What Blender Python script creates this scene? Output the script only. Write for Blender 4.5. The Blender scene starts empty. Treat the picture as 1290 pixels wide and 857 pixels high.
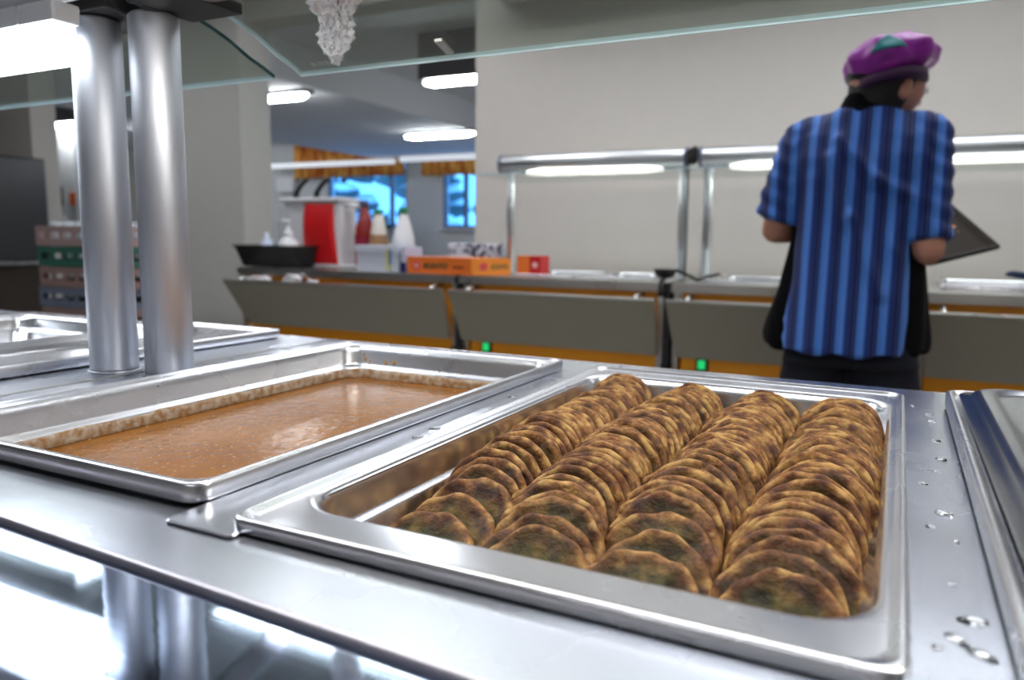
import bpy, bmesh, math, random
from mathutils import Vector, Matrix, Euler, noise
PI = math.pi
H = 0.9                      # worktop height; the near worktop surface is z = H
rnd = random.Random(7)
C = bpy.context.scene.collection
sc = bpy.context.scene

# ------------------------------------------------------------------ materials
def newmat(name):
    m = bpy.data.materials.new(name); m.use_nodes = True
    nt = m.node_tree; b = nt.nodes['Principled BSDF']
    return m, nt, b
def simple(name, col, rough=.5, metal=0., spec=None, emit=None, es=0., noise_amt=.06, scale=30, bump=0., coat=0., trans=0., alpha=None, ior=None):
    m, nt, b = newmat(name)
    tc = nt.nodes.new('ShaderNodeTexCoord'); n = nt.nodes.new('ShaderNodeTexNoise'); n.inputs['Scale'].default_value = scale; n.inputs['Detail'].default_value = 4
    nt.links.new(tc.outputs['Object'], n.inputs['Vector'])
    mx = nt.nodes.new('ShaderNodeMix'); mx.data_type = 'RGBA'
    mx.inputs[6].default_value = tuple(c*(1-noise_amt) for c in col)+(1,); mx.inputs[7].default_value = tuple(min(1, c*(1+noise_amt)) for c in col)+(1,)
    nt.links.new(n.outputs['Fac'], mx.inputs[0]); nt.links.new(mx.outputs[2], b.inputs['Base Color'])
    b.inputs['Roughness'].default_value = rough; b.inputs['Metallic'].default_value = metal
    if ior: b.inputs['IOR'].default_value = ior
    if coat: b.inputs['Coat Weight'].default_value = coat; b.inputs['Coat Roughness'].default_value = .08
    if trans: b.inputs['Transmission Weight'].default_value = trans
    if alpha is not None: b.inputs['Alpha'].default_value = alpha
    if emit: b.inputs['Emission Color'].default_value = tuple(emit)+(1,); b.inputs['Emission Strength'].default_value = es
    if bump:
        bp = nt.nodes.new('ShaderNodeBump'); bp.inputs['Strength'].default_value = bump; bp.inputs['Distance'].default_value = .01
        nt.links.new(n.outputs['Fac'], bp.inputs['Height']); nt.links.new(bp.outputs['Normal'], b.inputs['Normal'])
    return m
def steel(name, col=(.6, .6, .61), r0=.16, r1=.3, stretch=(3, 120, 40), bump=.02, scale=1.0, aniso=0.):
    m, nt, b = newmat(name)
    tc = nt.nodes.new('ShaderNodeTexCoord'); mp = nt.nodes.new('ShaderNodeMapping'); mp.inputs['Scale'].default_value = stretch
    n = nt.nodes.new('ShaderNodeTexNoise'); n.inputs['Scale'].default_value = scale*4; n.inputs['Detail'].default_value = 5
    nt.links.new(tc.outputs['Object'], mp.inputs['Vector']); nt.links.new(mp.outputs['Vector'], n.inputs['Vector'])
    n2 = nt.nodes.new('ShaderNodeTexNoise'); n2.inputs['Scale'].default_value = 6; n2.inputs['Detail'].default_value = 6
    nt.links.new(tc.outputs['Object'], n2.inputs['Vector'])
    mr = nt.nodes.new('ShaderNodeMapRange'); mr.inputs['From Min'].default_value = .3; mr.inputs['From Max'].default_value = .7
    mr.inputs['To Min'].default_value = r0; mr.inputs['To Max'].default_value = r1
    nt.links.new(n2.outputs['Fac'], mr.inputs['Value']); nt.links.new(mr.outputs['Result'], b.inputs['Roughness'])
    bp = nt.nodes.new('ShaderNodeBump'); bp.inputs['Strength'].default_value = bump; bp.inputs['Distance'].default_value = .002
    nt.links.new(n.outputs['Fac'], bp.inputs['Height']); nt.links.new(bp.outputs['Normal'], b.inputs['Normal'])
    b.inputs['Base Color'].default_value = tuple(col)+(1,); b.inputs['Metallic'].default_value = 1
    if aniso: b.inputs['Anisotropic'].default_value = aniso
    return m

M = {}
M['worktop'] = steel('brushed worktop steel', (.62, .65, .72), .20, .30, (2, 90, 30), .03)
M['apron'] = steel('polished slide steel', (.48, .56, .72), .03, .07, (2, 60, 30), .01)
M['pan'] = steel('pan steel', (.78, .79, .82), .19, .31, (12, 12, 12), .02)
M['panwall'] = M['pan']
M['lid'] = steel('lid steel', (.27, .28, .31), .16, .26, (10, 10, 10), .03)
M['post'] = steel('satin anodised post', (.54, .56, .62), .46, .56, (40, 40, 2), .02)
M['bead'] = steel('worn steel bead', (.62, .60, .68), .30, .4, (10, 10, 10), .02)
M['gantry'] = steel('gantry steel', (.70, .72, .74), .28, .38, (2, 60, 60), .01)
M['panel'] = simple('olive grey laminate steel', (.36, .34, .27), .38, .35, noise_amt=.05, scale=8)
M['edge'] = steel('pale steel edge', (.6, .6, .58), .25, .35)
M['orange'] = simple('orange laminate', (.95, .36, .012), .42, noise_amt=.10, scale=5)
M['black'] = simple('black plastic', (.008, .008, .009), .6)
M['rubber'] = simple('dark rubber', (.02, .02, .022), .6)
M['wall'] = simple('warm grey painted plaster', (.60, .57, .53), .75, noise_amt=.03, scale=14, bump=.02)
M['wall2'] = simple('pale green grey plaster', (.60, .60, .56), .75, noise_amt=.03, scale=14)
M['dwall'] = simple('white plaster', (.66, .67, .68), .75, noise_amt=.03)
M['ceil'] = simple('ceiling paint', (.72, .73, .75), .8, noise_amt=.02)
M['floor'] = simple('grey vinyl floor', (.24, .23, .22), .4, noise_amt=.15, scale=3)
M['white'] = simple('white plastic', (.82, .82, .84), .35)
M['offwhite'] = simple('satin white', (.7, .7, .72), .4)
M['red'] = simple('red plastic', (.62, .008, .012), .35)
M['green'] = simple('green cap', (.02, .25, .10), .4)
M['lamp'] = simple('fluorescent tube', (.9, .95, 1), .4, emit=(.90, .96, 1.0), es=9)
M['lamp_cool'] = simple('ceiling tube', (.9, .95, 1), .4, emit=(.92, .97, 1.0), es=42)
M['lamp_back'] = simple('gantry tube', (.9, .95, 1), .4, emit=(1.0, .98, .90), es=9)
M['lampdiff'] = simple('lamp diffuser', (.9, .93, .9), .4, emit=(1.0, .96, .88), es=26)
M['switch'] = simple('lit green switch', (.02, .5, .12), .3, emit=(.02, .9, .25), es=.6)
M['dusty'] = simple('slate blue plastic', (.14, .16, .22), .4)

def glassmat(name, col=(.93, .96, .96), rough=0.0):
    m, nt, b = newmat(name)
    b.inputs['Base Color'].default_value = tuple(col)+(1,); b.inputs['Transmission Weight'].default_value = 1
    b.inputs['Roughness'].default_value = rough; b.inputs['IOR'].default_value = 1.5
    return m
def panemat(name, tint=(.93, .96, .95), film=.16):
    """clear pane seen through straight, mirror-like at grazing angles, with a thin film of kitchen grime"""
    m = bpy.data.materials.new(name); m.use_nodes = True; nt = m.node_tree; nt.nodes.clear()
    o = nt.nodes.new('ShaderNodeOutputMaterial'); t = nt.nodes.new('ShaderNodeBsdfTransparent'); t.inputs[0].default_value = tint+(1,)
    g = nt.nodes.new('ShaderNodeBsdfGlossy'); g.inputs['Roughness'].default_value = .03; g.inputs[0].default_value = (.9, .92, .92, 1)
    f = nt.nodes.new('ShaderNodeFresnel'); gq = nt.nodes.new('ShaderNodeNewGeometry'); ir = nt.nodes.new('ShaderNodeMapRange'); ir.inputs['To Min'].default_value = 1.35; ir.inputs['To Max'].default_value = 1/1.35; nt.links.new(gq.outputs['Backfacing'], ir.inputs['Value']); nt.links.new(ir.outputs[0], f.inputs[0])   # same reflectance on both faces of the pane
    mx = nt.nodes.new('ShaderNodeMixShader'); nt.links.new(f.outputs[0], mx.inputs[0]); nt.links.new(t.outputs[0], mx.inputs[1]); nt.links.new(g.outputs[0], mx.inputs[2])
    d = nt.nodes.new('ShaderNodeBsdfDiffuse'); d.inputs[0].default_value = (.45, .46, .42, 1)
    tc = nt.nodes.new('ShaderNodeTexCoord'); n = nt.nodes.new('ShaderNodeTexNoise'); n.inputs['Scale'].default_value = 5; n.inputs['Detail'].default_value = 6; nt.links.new(tc.outputs['Object'], n.inputs['Vector'])
    mr = nt.nodes.new('ShaderNodeMapRange'); mr.inputs['From Min'].default_value = .3; mr.inputs['From Max'].default_value = .75; mr.inputs['To Min'].default_value = film*.5; mr.inputs['To Max'].default_value = film*1.6
    nt.links.new(n.outputs['Fac'], mr.inputs['Value'])
    m2 = nt.nodes.new('ShaderNodeMixShader'); nt.links.new(mr.outputs[0], m2.inputs[0]); nt.links.new(mx.outputs[0], m2.inputs[1]); nt.links.new(d.outputs[0], m2.inputs[2])
    nt.links.new(m2.outputs[0], o.inputs[0])
    return m
M['pane'] = panemat('guard glass', tint=(.74, .77, .74), film=.05)
M['paneback'] = panemat('clean glass', film=.02)
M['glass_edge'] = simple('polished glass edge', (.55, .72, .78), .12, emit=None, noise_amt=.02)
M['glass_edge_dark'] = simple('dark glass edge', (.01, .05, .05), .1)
M['water'] = glassmat('water', (.98, .99, 1))

# ------------------------------------------------------------------ mesh helpers
def link(name, bm, mat, parent=None, smooth=True, wn=False):
    me = bpy.data.meshes.new(name); bm.normal_update(); bm.to_mesh(me); bm.free()
    me.polygons.foreach_set('use_smooth', [smooth]*len(me.polygons))
    for mm in (mat if isinstance(mat, (list, tuple)) else [mat]): me.materials.append(mm)
    o = bpy.data.objects.new(name, me); C.objects.link(o)
    if parent is not None:
        o.parent = parent
        o.matrix_parent_inverse = Matrix.Translation(parent.location).inverted() if parent.type == 'EMPTY' else Matrix()
    return o
def empty(name, label, cat, loc=(0, 0, 0), group=None):
    o = bpy.data.objects.new(name, None); o.empty_display_size = .05; C.objects.link(o); o.location = loc
    o['label'] = label; o['category'] = cat
    if group: o['group'] = group
    return o
def tag(o, label, cat, group=None, kind=None):
    o['label'] = label; o['category'] = cat
    if group: o['group'] = group
    if kind: o['kind'] = kind
    return o
def structure(o): o['kind'] = 'structure'; return o
def box(bm, x0, x1, y0, y1, z0, z1, bev=0., mi=0):
    r = bmesh.ops.create_cube(bm, size=1); vs = r['verts']
    for v in vs:
        v.co = Vector(((x0+x1)/2+v.co.x*(x1-x0), (y0+y1)/2+v.co.y*(y1-y0), (z0+z1)/2+v.co.z*(z1-z0)))
    fs = set(f for v in vs for f in v.link_faces)
    for f in fs: f.material_index = mi
    if bev:
        es = list(set(e for v in vs for e in v.link_edges))
        r2 = bmesh.ops.bevel(bm, geom=es, offset=bev, segments=2, profile=.7, affect='EDGES')
        for f in r2['faces']: f.material_index = mi
def boxobj(name, dims, mat, parent=None, bev=.002, smooth=False):
    bm = bmesh.new(); box(bm, *dims, bev=bev); return link(name, bm, mat, parent, smooth=smooth)
def ring(c, r, n, ax=Vector((0, 0, 1)), up=None):
    ax = Vector(ax).normalized(); a = ax.orthogonal().normalized() if up is None else Vector(up); b = ax.cross(a).normalized(); a = b.cross(ax)
    return [Vector(c)+(a*math.cos(2*PI*i/n)+b*math.sin(2*PI*i/n))*r for i in range(n)]
def loft(bm, rings, c0=True, c1=True, closed=True, mi=0, mis=None):
    vs = [[bm.verts.new(p) for p in r] for r in rings]
    n = len(vs[0])
    for k in range(len(vs)-1):
        for i in range(n if closed else n-1):
            j = (i+1) % n
            try:
                f = bm.faces.new((vs[k][i], vs[k][j], vs[k+1][j], vs[k+1][i])); f.material_index = mi if mis is None else mis[k]
            except ValueError: pass
    if c0: bm.faces.new(vs[0][::-1]).material_index = mi
    if c1: bm.faces.new(vs[-1]).material_index = mi if mis is None else mis[-1]
    return vs
def tube(bm, p0, p1, r, n=20, r1=None, cap=True):
    p0, p1 = Vector(p0), Vector(p1); ax = p1-p0; r1 = r if r1 is None else r1
    up = ax.orthogonal().normalized()
    if cap:
        e = min(r*.12, ax.length*.2); d = ax.normalized()*e
        loft(bm, [ring(p0, r-e, n, ax, up), ring(p0+d, r, n, ax, up), ring(p1-d, r1, n, ax, up), ring(p1, r1-e, n, ax, up)])
    else: loft(bm, [ring(p0, r, n, ax, up), ring(p1, r1, n, ax, up)], False, False)
def path(bm, pts, r, n=10):
    pts = [Vector(p) for p in pts]; rs = []
    up = None
    for i, p in enumerate(pts):
        a = (pts[min(i+1, len(pts)-1)]-pts[max(i-1, 0)]).normalized()
        if up is None: up = a.orthogonal().normalized()
        b = a.cross(up).normalized(); up = b.cross(a)
        rr = r[i] if isinstance(r, (list, tuple)) else r
        rs.append([p+(up*math.cos(2*PI*k/n)+b*math.sin(2*PI*k/n))*rr for k in range(n)])
    loft(bm, rs)
def lathe(bm, prof, c=(0, 0, 0), n=28, sx=1., sy=1., mis=None):
    loft(bm, [[Vector((c[0]+r*math.cos(2*PI*i/n)*sx, c[1]+r*math.sin(2*PI*i/n)*sy, c[2]+z)) for i in range(n)] for r, z in prof], mis=mis)
def fixn(bm): bmesh.ops.recalc_face_normals(bm, faces=bm.faces[:])
def rrect(x0, x1, y0, y1, r, z, n=7):
    r = min(r, (x1-x0)/2-1e-4, (y1-y0)/2-1e-4); p = []
    for cx, cy, a0 in ((x1-r, y1-r, 0), (x0+r, y1-r, 90), (x0+r, y0+r, 180), (x1-r, y0+r, 270)):
        for k in range(n+1):
            a = math.radians(a0+90*k/n); p.append(Vector((cx+r*math.cos(a), cy+r*math.sin(a), z)))
    return p

def pan_mesh(bm, x0, x1, y0, y1, z, depth, ix=.013, iy=.035, rc=.012, ro=.034, shoulder=True, lip=.007):
    L = [(0, 0, rc, z-lip), (0, 0, rc, z-.002), (.0008, .0008, rc, z-.0006), (.0025, .0025, rc, z), (.0045, .0045, rc, z-.0003), (.0060, .0060, rc, z-.0022), (.0085, .0085, rc+.004, z-.0026)]
    L += [(ix-.003, iy-.004, ro*.85, z-.0028), (ix-.001, iy-.001, ro*.95, z-.0036), (ix, iy+.001, ro, z-.0055), (ix+.0015, iy+.003, ro, z-.012)]
    if shoulder:
        L += [(ix+.002, iy+.004, ro, z-.026), (ix+.0025, iy+.005, ro, z-.028), (ix+.006, iy+.0085, ro, z-.0295), (ix+.0072, iy+.0095, ro, z-.032)]
    L += [(ix+.012, iy+.014, ro, z-depth+.012), (ix+.015, iy+.017, ro, z-depth+.003), (ix+.026, iy+.028, ro*.8, z-depth)]
    loft(bm, [rrect(x0+a, x1-a, y0+b, y1-b, r, zz) for a, b, r, zz in L], c0=False, c1=True)
    return L

# ------------------------------------------------------------------ camera
cam = bpy.data.cameras.new('camera'); co = bpy.data.objects.new('camera', cam); C.objects.link(co)
yaw, pit, rol = -.4661, .1309, .0122
fw = Vector((math.sin(yaw)*math.cos(pit), math.cos(yaw)*math.cos(pit), -math.sin(pit)))
r0 = Vector((math.cos(yaw), -math.sin(yaw), 0)); u0 = r0.cross(fw)
rr = r0*math.cos(rol)+u0*math.sin(rol); uu = -r0*math.sin(rol)+u0*math.cos(rol)
co.matrix_world = Matrix(((rr.x, uu.x, -fw.x, 0), (rr.y, uu.y, -fw.y, 0), (rr.z, uu.z, -fw.z, H+.15), (0, 0, 0, 1)))
cam.sensor_width = 36; cam.lens = 961.7/1290*36; cam.clip_start = .01; cam.clip_end = 100
cam.dof.use_dof = True; cam.dof.focus_distance = .57; cam.dof.aperture_fstop = 6.3
sc.camera = co
sc.view_settings.view_transform = 'Standard'; sc.view_settings.look = 'None'; sc.view_settings.exposure = 0; sc.view_settings.gamma = 1
sc.view_settings.use_curve_mapping = False
w = bpy.data.worlds.new('world'); sc.world = w; w.use_nodes = True
w.node_tree.nodes['Background'].inputs[0].default_value = (.10, .40, 1.0, 1); w.node_tree.nodes['Background'].inputs[1].default_value = 4.0

KL = 17
# ------------------------------------------------------------------ room
def sbox(name, d, mat): return structure(boxobj(name, d, mat, bev=0))
sbox('floor', (-14.2, 4.2, -3.2, 11.2, -.1, 0), M['floor'])
sbox('ceiling', (-14.2, 4.2, -3.2, 11.2, 2.72, 2.82), M['ceil'])
sbox('wall_right', (4.0, 4.2, -3.2, 3.85, 0, 2.72), M['wall'])
sbox('wall_near', (-14.2, 4.0, -3.2, -3.0, 0, 2.72), M['wall'])
sbox('wall_left', (-14.2, -14.0, -3.0, 11.0, 0, 2.72), M['wall'])
sbox('wall_back', (-2.07, 4.0, 3.65, 3.85, 0, 2.72), M['wall'])
sbox('wall_pillar', (-4.45, -3.72, 3.60, 3.85, 0, 2.72), M['wall2'])
sbox('wall_stub', (-14.0, -5.93, 3.65, 3.85, 0, 2.72), M['wall'])
sbox('wall_lintel', (-5.93, -2.07, 3.65, 3.85, 2.36, 2.72), M['wall'])
sbox('added_shade_duct', (-1.9, 4.0, 3.35, 3.65, 2.25, 2.72), M['dwall'])  # unseen box added to keep lamp light off the upper wall
sbox('wall_dining_right', (1.0, 1.2, 3.85, 11.0, 0, 2.72), M['dwall'])
sbox('ceiling_soffit', (-8.0, -4.8, 3.85, 11.0, 2.38, 2.72), M['ceil'])
# window wall with two openings
WY = 11.0
bm = bmesh.new()
xs = [-14, -9.3, -7.58, -6.86, -5.2, 1.2]; zs = [0, 1.22, 2.5, 2.72]
for i in range(5):
    for k in range(3):
        if i in (1, 3) and k == 1: continue
        box(bm, xs[i], xs[i+1], WY, WY+.2, zs[k], zs[k+1])
structure(link('wall_far', bm, M['dwall'], smooth=False))
for n_, (x0, x1) in enumerate(((-9.3, -7.58), (-6.86, -5.2))):
    fr = empty('window_%d' % (n_+1), 'x', 'window', ((x0+x1)/2, WY+.1, 1.22)); del fr['label']; del fr['category']; fr['kind'] = 'structure'
    bm = bmesh.new(); t = .05
    box(bm, x0, x0+t, WY+.04, WY+.1, 1.22, 2.5, .004); box(bm, x1-t, x1, WY+.04, WY+.1, 1.22, 2.5, .004)
    box(bm, x0+t, x1-t, WY+.04, WY+.1, 1.22, 1.27, .004); box(bm, x0+t, x1-t, WY+.04, WY+.1, 2.45, 2.5, .004)
    mxx = x0+(x1-x0)*(.80 if n_ == 0 else .25); box(bm, mxx-.035, mxx+.035, WY+.035, WY+.1, 1.27, 2.45, .004)
    link('window_frame', bm, M['dusty'], fr, smooth=False)
    boxobj('window_glass', (x0+t, x1-t, WY+.065, WY+.07, 1.27, 2.45), M['paneback'], fr, bev=0)
    boxobj('window_sill', (x0-.05, x1+.05, WY-.12, WY+.03, 1.19, 1.218), M['white'], fr)
# outside: snowy ground and snow-laden trees
snow = simple('snow', (.85, .9, .95), .8, noise_amt=.05, scale=2)
structure(boxobj('ground_snow', (-60, 30, 11.3, 70, -.4, -.3), snow, bev=0))
def snow_tree(x, y, h, lab):
    t = empty('snowy_tree', lab, 'tree', (x, y, -.3), 'snow-laden trees outside the dining windows')
    bm = bmesh.new(); path(bm, [(x, y, -.3), (x+.1, y, h*.4), (x, y, h*.9)], [.16, .11, .04]); link('trunk', bm, M['wood_dark'], t)
    bm = bmesh.new()
    for k in range(26):
        a = rnd.uniform(0, 2*PI); f = rnd.uniform(.18, 1); rad = (1.05-f)*h*.30*rnd.uniform(.4, 1)
        r = bmesh.ops.create_icosphere(bm, subdivisions=2, radius=rnd.uniform(.25, .55))
        o = Vector((x+rad*math.cos(a), y+rad*math.sin(a), f*h))
        for v in r['verts']:
            q = v.co.copy(); v.co = Vector((q.x, q.y, q.z*.6))*(1+.5*noise.noise(q*4+o))+o
    link('crown', bm, M['spruce'], t)
M['wood_dark'] = simple('dark bark', (.05, .035, .03), .8)
ms, nt, b = newmat('snowy spruce')
gn = nt.nodes.new('ShaderNodeNewGeometry'); sx = nt.nodes.new('ShaderNodeSeparateXYZ'); nt.links.new(gn.outputs['Normal'], sx.inputs[0])
tn = nt.nodes.new('ShaderNodeTexNoise'); tn.inputs['Scale'].default_value = 3
ad = nt.nodes.new('ShaderNodeMath'); nt.links.new(sx.outputs[2], ad.inputs[0]); nt.links.new(tn.outputs['Fac'], ad.inputs[1])
rp = nt.nodes.new('ShaderNodeValToRGB'); rp.color_ramp.elements[0].position = .55; rp.color_ramp.elements[0].color = (.03, .10, .10, 1); rp.color_ramp.elements[1].position = .85; rp.color_ramp.elements[1].color = (.9, .93, .95, 1)
nt.links.new(ad.outputs[0], rp.inputs[0]); nt.links.new(rp.outputs[0], b.inputs['Base Color'])
M['spruce'] = ms
for (x, y, h, l) in ((-15.5, 19, 5.5, 'snowy spruce outside, seen through the left part of the wide window'), (-13.2, 20.5, 6, 'snowy spruce outside, behind the middle of the wide window'), (-12.0, 17.5, 4.5, 'snowy spruce outside, by the mullion of the wide window'), (-9.8, 19, 4.2, 'snowy spruce outside, seen through the narrow window')):
    snow_tree(x, y, h, l)

# valances
mv, nt, b = newmat('orange print curtain')
tc = nt.nodes.new('ShaderNodeTexCoord'); mp = nt.nodes.new('ShaderNodeMapping'); mp.inputs['Scale'].default_value = (9, 1, 2.2); nt.links.new(tc.outputs['Object'], mp.inputs[0])
nz = nt.nodes.new('ShaderNodeTexNoise'); nz.inputs['Scale'].default_value = 1.6; nt.links.new(mp.outputs[0], nz.inputs['Vector'])
rp = nt.nodes.new('ShaderNodeValToRGB'); rp.color_ramp.elements[0].position = .38; rp.color_ramp.elements[0].color = (.55, .13, .012, 1); rp.color_ramp.elements[1].position = .62; rp.color_ramp.elements[1].color = (.95, .50, .10, 1)
nt.links.new(nz.outputs['Fac'], rp.inputs[0]); nt.links.new(rp.outputs[0], b.inputs['Base Color']); b.inputs['Roughness'].default_value = .8
M['curtain'] = mv
def valance(x0, x1, z0, z1, lab):
    bm = bmesh.new(); n = int((x1-x0)*60); a = []; 
    for k in range(n+1):
        x = x0+(x1-x0)*k/n; y = WY-.14+.03*math.sin(x*42)+.012*math.sin(x*17+1)
        a.append((x, y))
    ring_ = [Vector((x, y, 0)) for x, y in a]+[Vector((x, y+.004, 0)) for x, y in a[::-1]]
    loft(bm, [[p+Vector((0, 0, z0)) for p in ring_], [p+Vector((0, 0, (z0+z1)/2)) for p in ring_], [p+Vector((0, 0, z1)) for p in ring_]])
    fixn(bm); return tag(link('curtain_valance', bm, M['curtain']), lab, 'curtain', 'orange valances over the dining windows')
valance(-9.98, -7.50, 2.10, 2.70, 'wide orange pleated valance above the wide dining window')
valance(-7.18, -4.9, 2.08, 2.715, 'orange pleated valance above the narrow dining window')

# hanging white rail in the dining room, its whiteness lifted by added emission
rl = empty('white_rail', 'long white rail hung in front of the orange valances', 'lamp', (-9, 10.6, 2.28))
bm = bmesh.new(); box(bm, -10.45, -7.55, 10.56, 10.64, 2.27, 2.345, .01); link('rail_segment', bm, M['railwhite'] if 'railwhite' in M else simple('white rail with added glow', (.85, .88, .92), .4, emit=(.9, .95, 1), es=.55), rl, smooth=False)
bm = bmesh.new(); box(bm, -7.42, -5.0, 10.56, 10.64, 2.29, 2.365, .01); link('rail_segment', bm, rl.children[0].data.materials[0] if rl.children else M['white'], rl, smooth=False)
bm = bmesh.new(); 
for x in (-10.3, -8.0): tube(bm, (x, 10.6, 2.33), (x, 10.6, 2.72), .006, 8)
for x in (-7.3, -5.3): tube(bm, (x, 10.6, 2.36), (x, 10.6, 2.72), .006, 8)
link('suspension_wire', bm, M['edge'], rl)

def ceiling_or_fill_lamp(cx, cy, z, ln, ztop, lab):
    t = empty('ceiling_or_fill_lamp', lab, 'lamp', (cx, cy, z), 'tube lamps on the dining room ceiling')
    bm = bmesh.new(); box(bm, cx-ln/2-.03, cx+ln/2+.03, cy-.07, cy+.07, z+.05, ztop, .008); link('housing', bm, M['housing'], t, smooth=False)
    bm = bmesh.new()
    rs = []
    for k in range(9):
        a = k/8; x = cx-ln/2+ln*a; r = .045*min(1, .35+8*min(a, 1-a)); rs.append([Vector((x, cy+1.3*r*math.cos(q*PI/6), z+.035+r*.8*math.sin(q*PI/6))) for q in range(12)])
    loft(bm, rs); fixn(bm); link('diffuser', bm, M['lamp_cool'], t)
M['housing'] = simple('grey lamp housing', (.12, .12, .13), .5)
ceiling_or_fill_lamp(-5.22, 5.57, 2.30, .58, 2.38, 'glowing tube lamp left of the others on the lower soffit')
ceiling_or_fill_lamp(-3.32, 5.55, 2.30, .62, 2.72, 'glowing tube lamp highest in the doorway, beside the blank wall')
ceiling_or_fill_lamp(-5.25, 8.34, 2.30, 1.0, 2.38, 'glowing tube lamp nearest the orange valances, at the soffit')
ceiling_or_fill_lamp(-8.95, 5.9, 2.30, .50, 2.38 if False else 2.72, 'small glowing tube lamp beyond the left opening, above the wall phone')
for (x, y, zt) in ((-10.5, 8.6, 2.72), (-2.6, 8.6, 2.72), (-.6, 6.0, 2.72), (-11.5, 7.2, 2.72)):  # hidden lamps added to brighten the dining room
    ceiling_or_fill_lamp(x, y, zt-.08, 1.2, zt, 'added unseen tube lamp on the dining ceiling beside the doorway view')
# kitchen ceiling lamps (aisle row, plus unseen battens added as fill over the near counter)
M['kitchen_lamp'] = simple('kitchen tube', (.9, .95, 1), .4, emit=(.94, .96, 1.0), es=KL)
for i, (xa, xb, y) in enumerate(((-5.05, -4.0, 2.62), (-2.97, -1.55, 2.62), (-.45, .97, 2.62), (2.0, 3.4, 2.62), (-4.6, -3.2, .6), (-2.9, -1.6, .75), (.2, 1.5, .75), (-.9, .5, -1.2))):
    t = empty('kitchen_or_fill_lamp', 'fluorescent batten on the kitchen ceiling', 'lamp', ((xa+xb)/2, y, 2.7), 'kitchen ceiling lamps')
    boxobj('housing', (xa-.03, xb+.03, y-.09, y+.09, 2.68, 2.72), M['offwhite'], t, bev=.004)
    boxobj('diffuser', (xa, xb, y-.08, y+.08, 2.635, 2.68), M['kitchen_lamp'], t, bev=.006)
    for sg in (-1, 1): boxobj('added_shade_skirt', (xa-.03, xb+.03, y+sg*.089-.004, y+sg*.089+.004, 2.61, 2.68), M['housing'], t, bev=.001)  # dark skirts added to shade the upper wall from the battens

for (xa, xb, ya, yb, l) in [(a, a+.93, 2.87, 3.335, 'beside the added duct') for a in (-2.95, -1.99, -1.03, -.07)]+[(a, a+.93, 1.98, 2.44, 'over the aisle') for a in (-1.99, -1.03, -.07)]:  # unseen panels added to whiten reflections in the worktop and slide
    t = empty('added_light_panel', 'added glowing panel for steel reflections, on the kitchen ceiling '+l, 'lamp', ((xa+xb)/2, (ya+yb)/2, 2.7), 'added light panels '+l)
    bm = bmesh.new(); box(bm, xa, xb, ya, yb, 2.70, 2.7199, .003); link('panel_frame', bm, M['offwhite'], t, smooth=False)
    bm = bmesh.new(); box(bm, xa+.01, xb-.01, ya+.01, yb-.01, 2.690, 2.70, .002); link('panel_diffuser', bm, M['added_panel'] if 'added_panel' in M else M.setdefault('added_panel', simple('added panel glow', (.9, .93, 1), .5, emit=(.95, .97, 1), es=2.4)), t, smooth=False)

# ------------------------------------------------------------------ near counter
nc = empty('serving_counter', 'stainless steel serving counter in the foreground holding the food pans', 'counter', (-.4, .5, 0))
PX0, PX1, PY0, PY1 = -.300, .0135, .270, .818      # pancake pan
SX0, SX1, SY0, SY1 = -.652, -.338, .285, .812      # gravy pan
RX0, RX1, RY0, RY1 = .047, .365, .275, .815        # lidded pan on the right
LX0, LX1, LY0, LY1 = -1.42, -.80, .455, .845       # left unit pans
def grid_plate(bm, x0, x1, y0, y1, z0, z1, holes):
    X = sorted(set([x0, x1]+[h[i] for h in holes for i in (0, 1)])); Y = sorted(set([y0, y1]+[h[i] for h in holes for i in (2, 3)]))
    vt = {}
    def V(i, j, z):
        k = (i, j, z)
        if k not in vt: vt[k] = bm.verts.new((X[i], Y[j], z))
        return vt[k]
    inside = lambda i, j: 0 <= i < len(X)-1 and 0 <= j < len(Y)-1 and not any(h[0]-1e-6 <= (X[i]+X[i+1])/2 <= h[1] and h[2] <= (Y[j]+Y[j+1])/2 <= h[3] for h in holes)
    for i in range(len(X)-1):
        for j in range(len(Y)-1):
            if not inside(i, j): continue
            bm.faces.new((V(i, j, z1), V(i+1, j, z1), V(i+1, j+1, z1), V(i, j+1, z1)))
            bm.faces.new((V(i, j+1, z0), V(i+1, j+1, z0), V(i+1, j, z0), V(i, j, z0)))
            for (di, dj, a, b_) in ((-1, 0, (i, j+1), (i, j)), (1, 0, (i+1, j), (i+1, j+1)), (0, -1, (i, j), (i+1, j)), (0, 1, (i+1, j+1), (i, j+1))):
                if not inside(i+di, j+dj): bm.faces.new((V(*b_, z1), V(*a, z1), V(*a, z0), V(*b_, z0)))
g = .010
bm = bmesh.new()
grid_plate(bm, -.735, .70, .262, .885, H-.03, H, [(PX0+g, PX1-g, PY0+g, PY1-g), (SX0+g, SX1-g, SY0+g, SY1-g), (RX0+g, RX1-g, RY0+g, RY1-g)])
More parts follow.
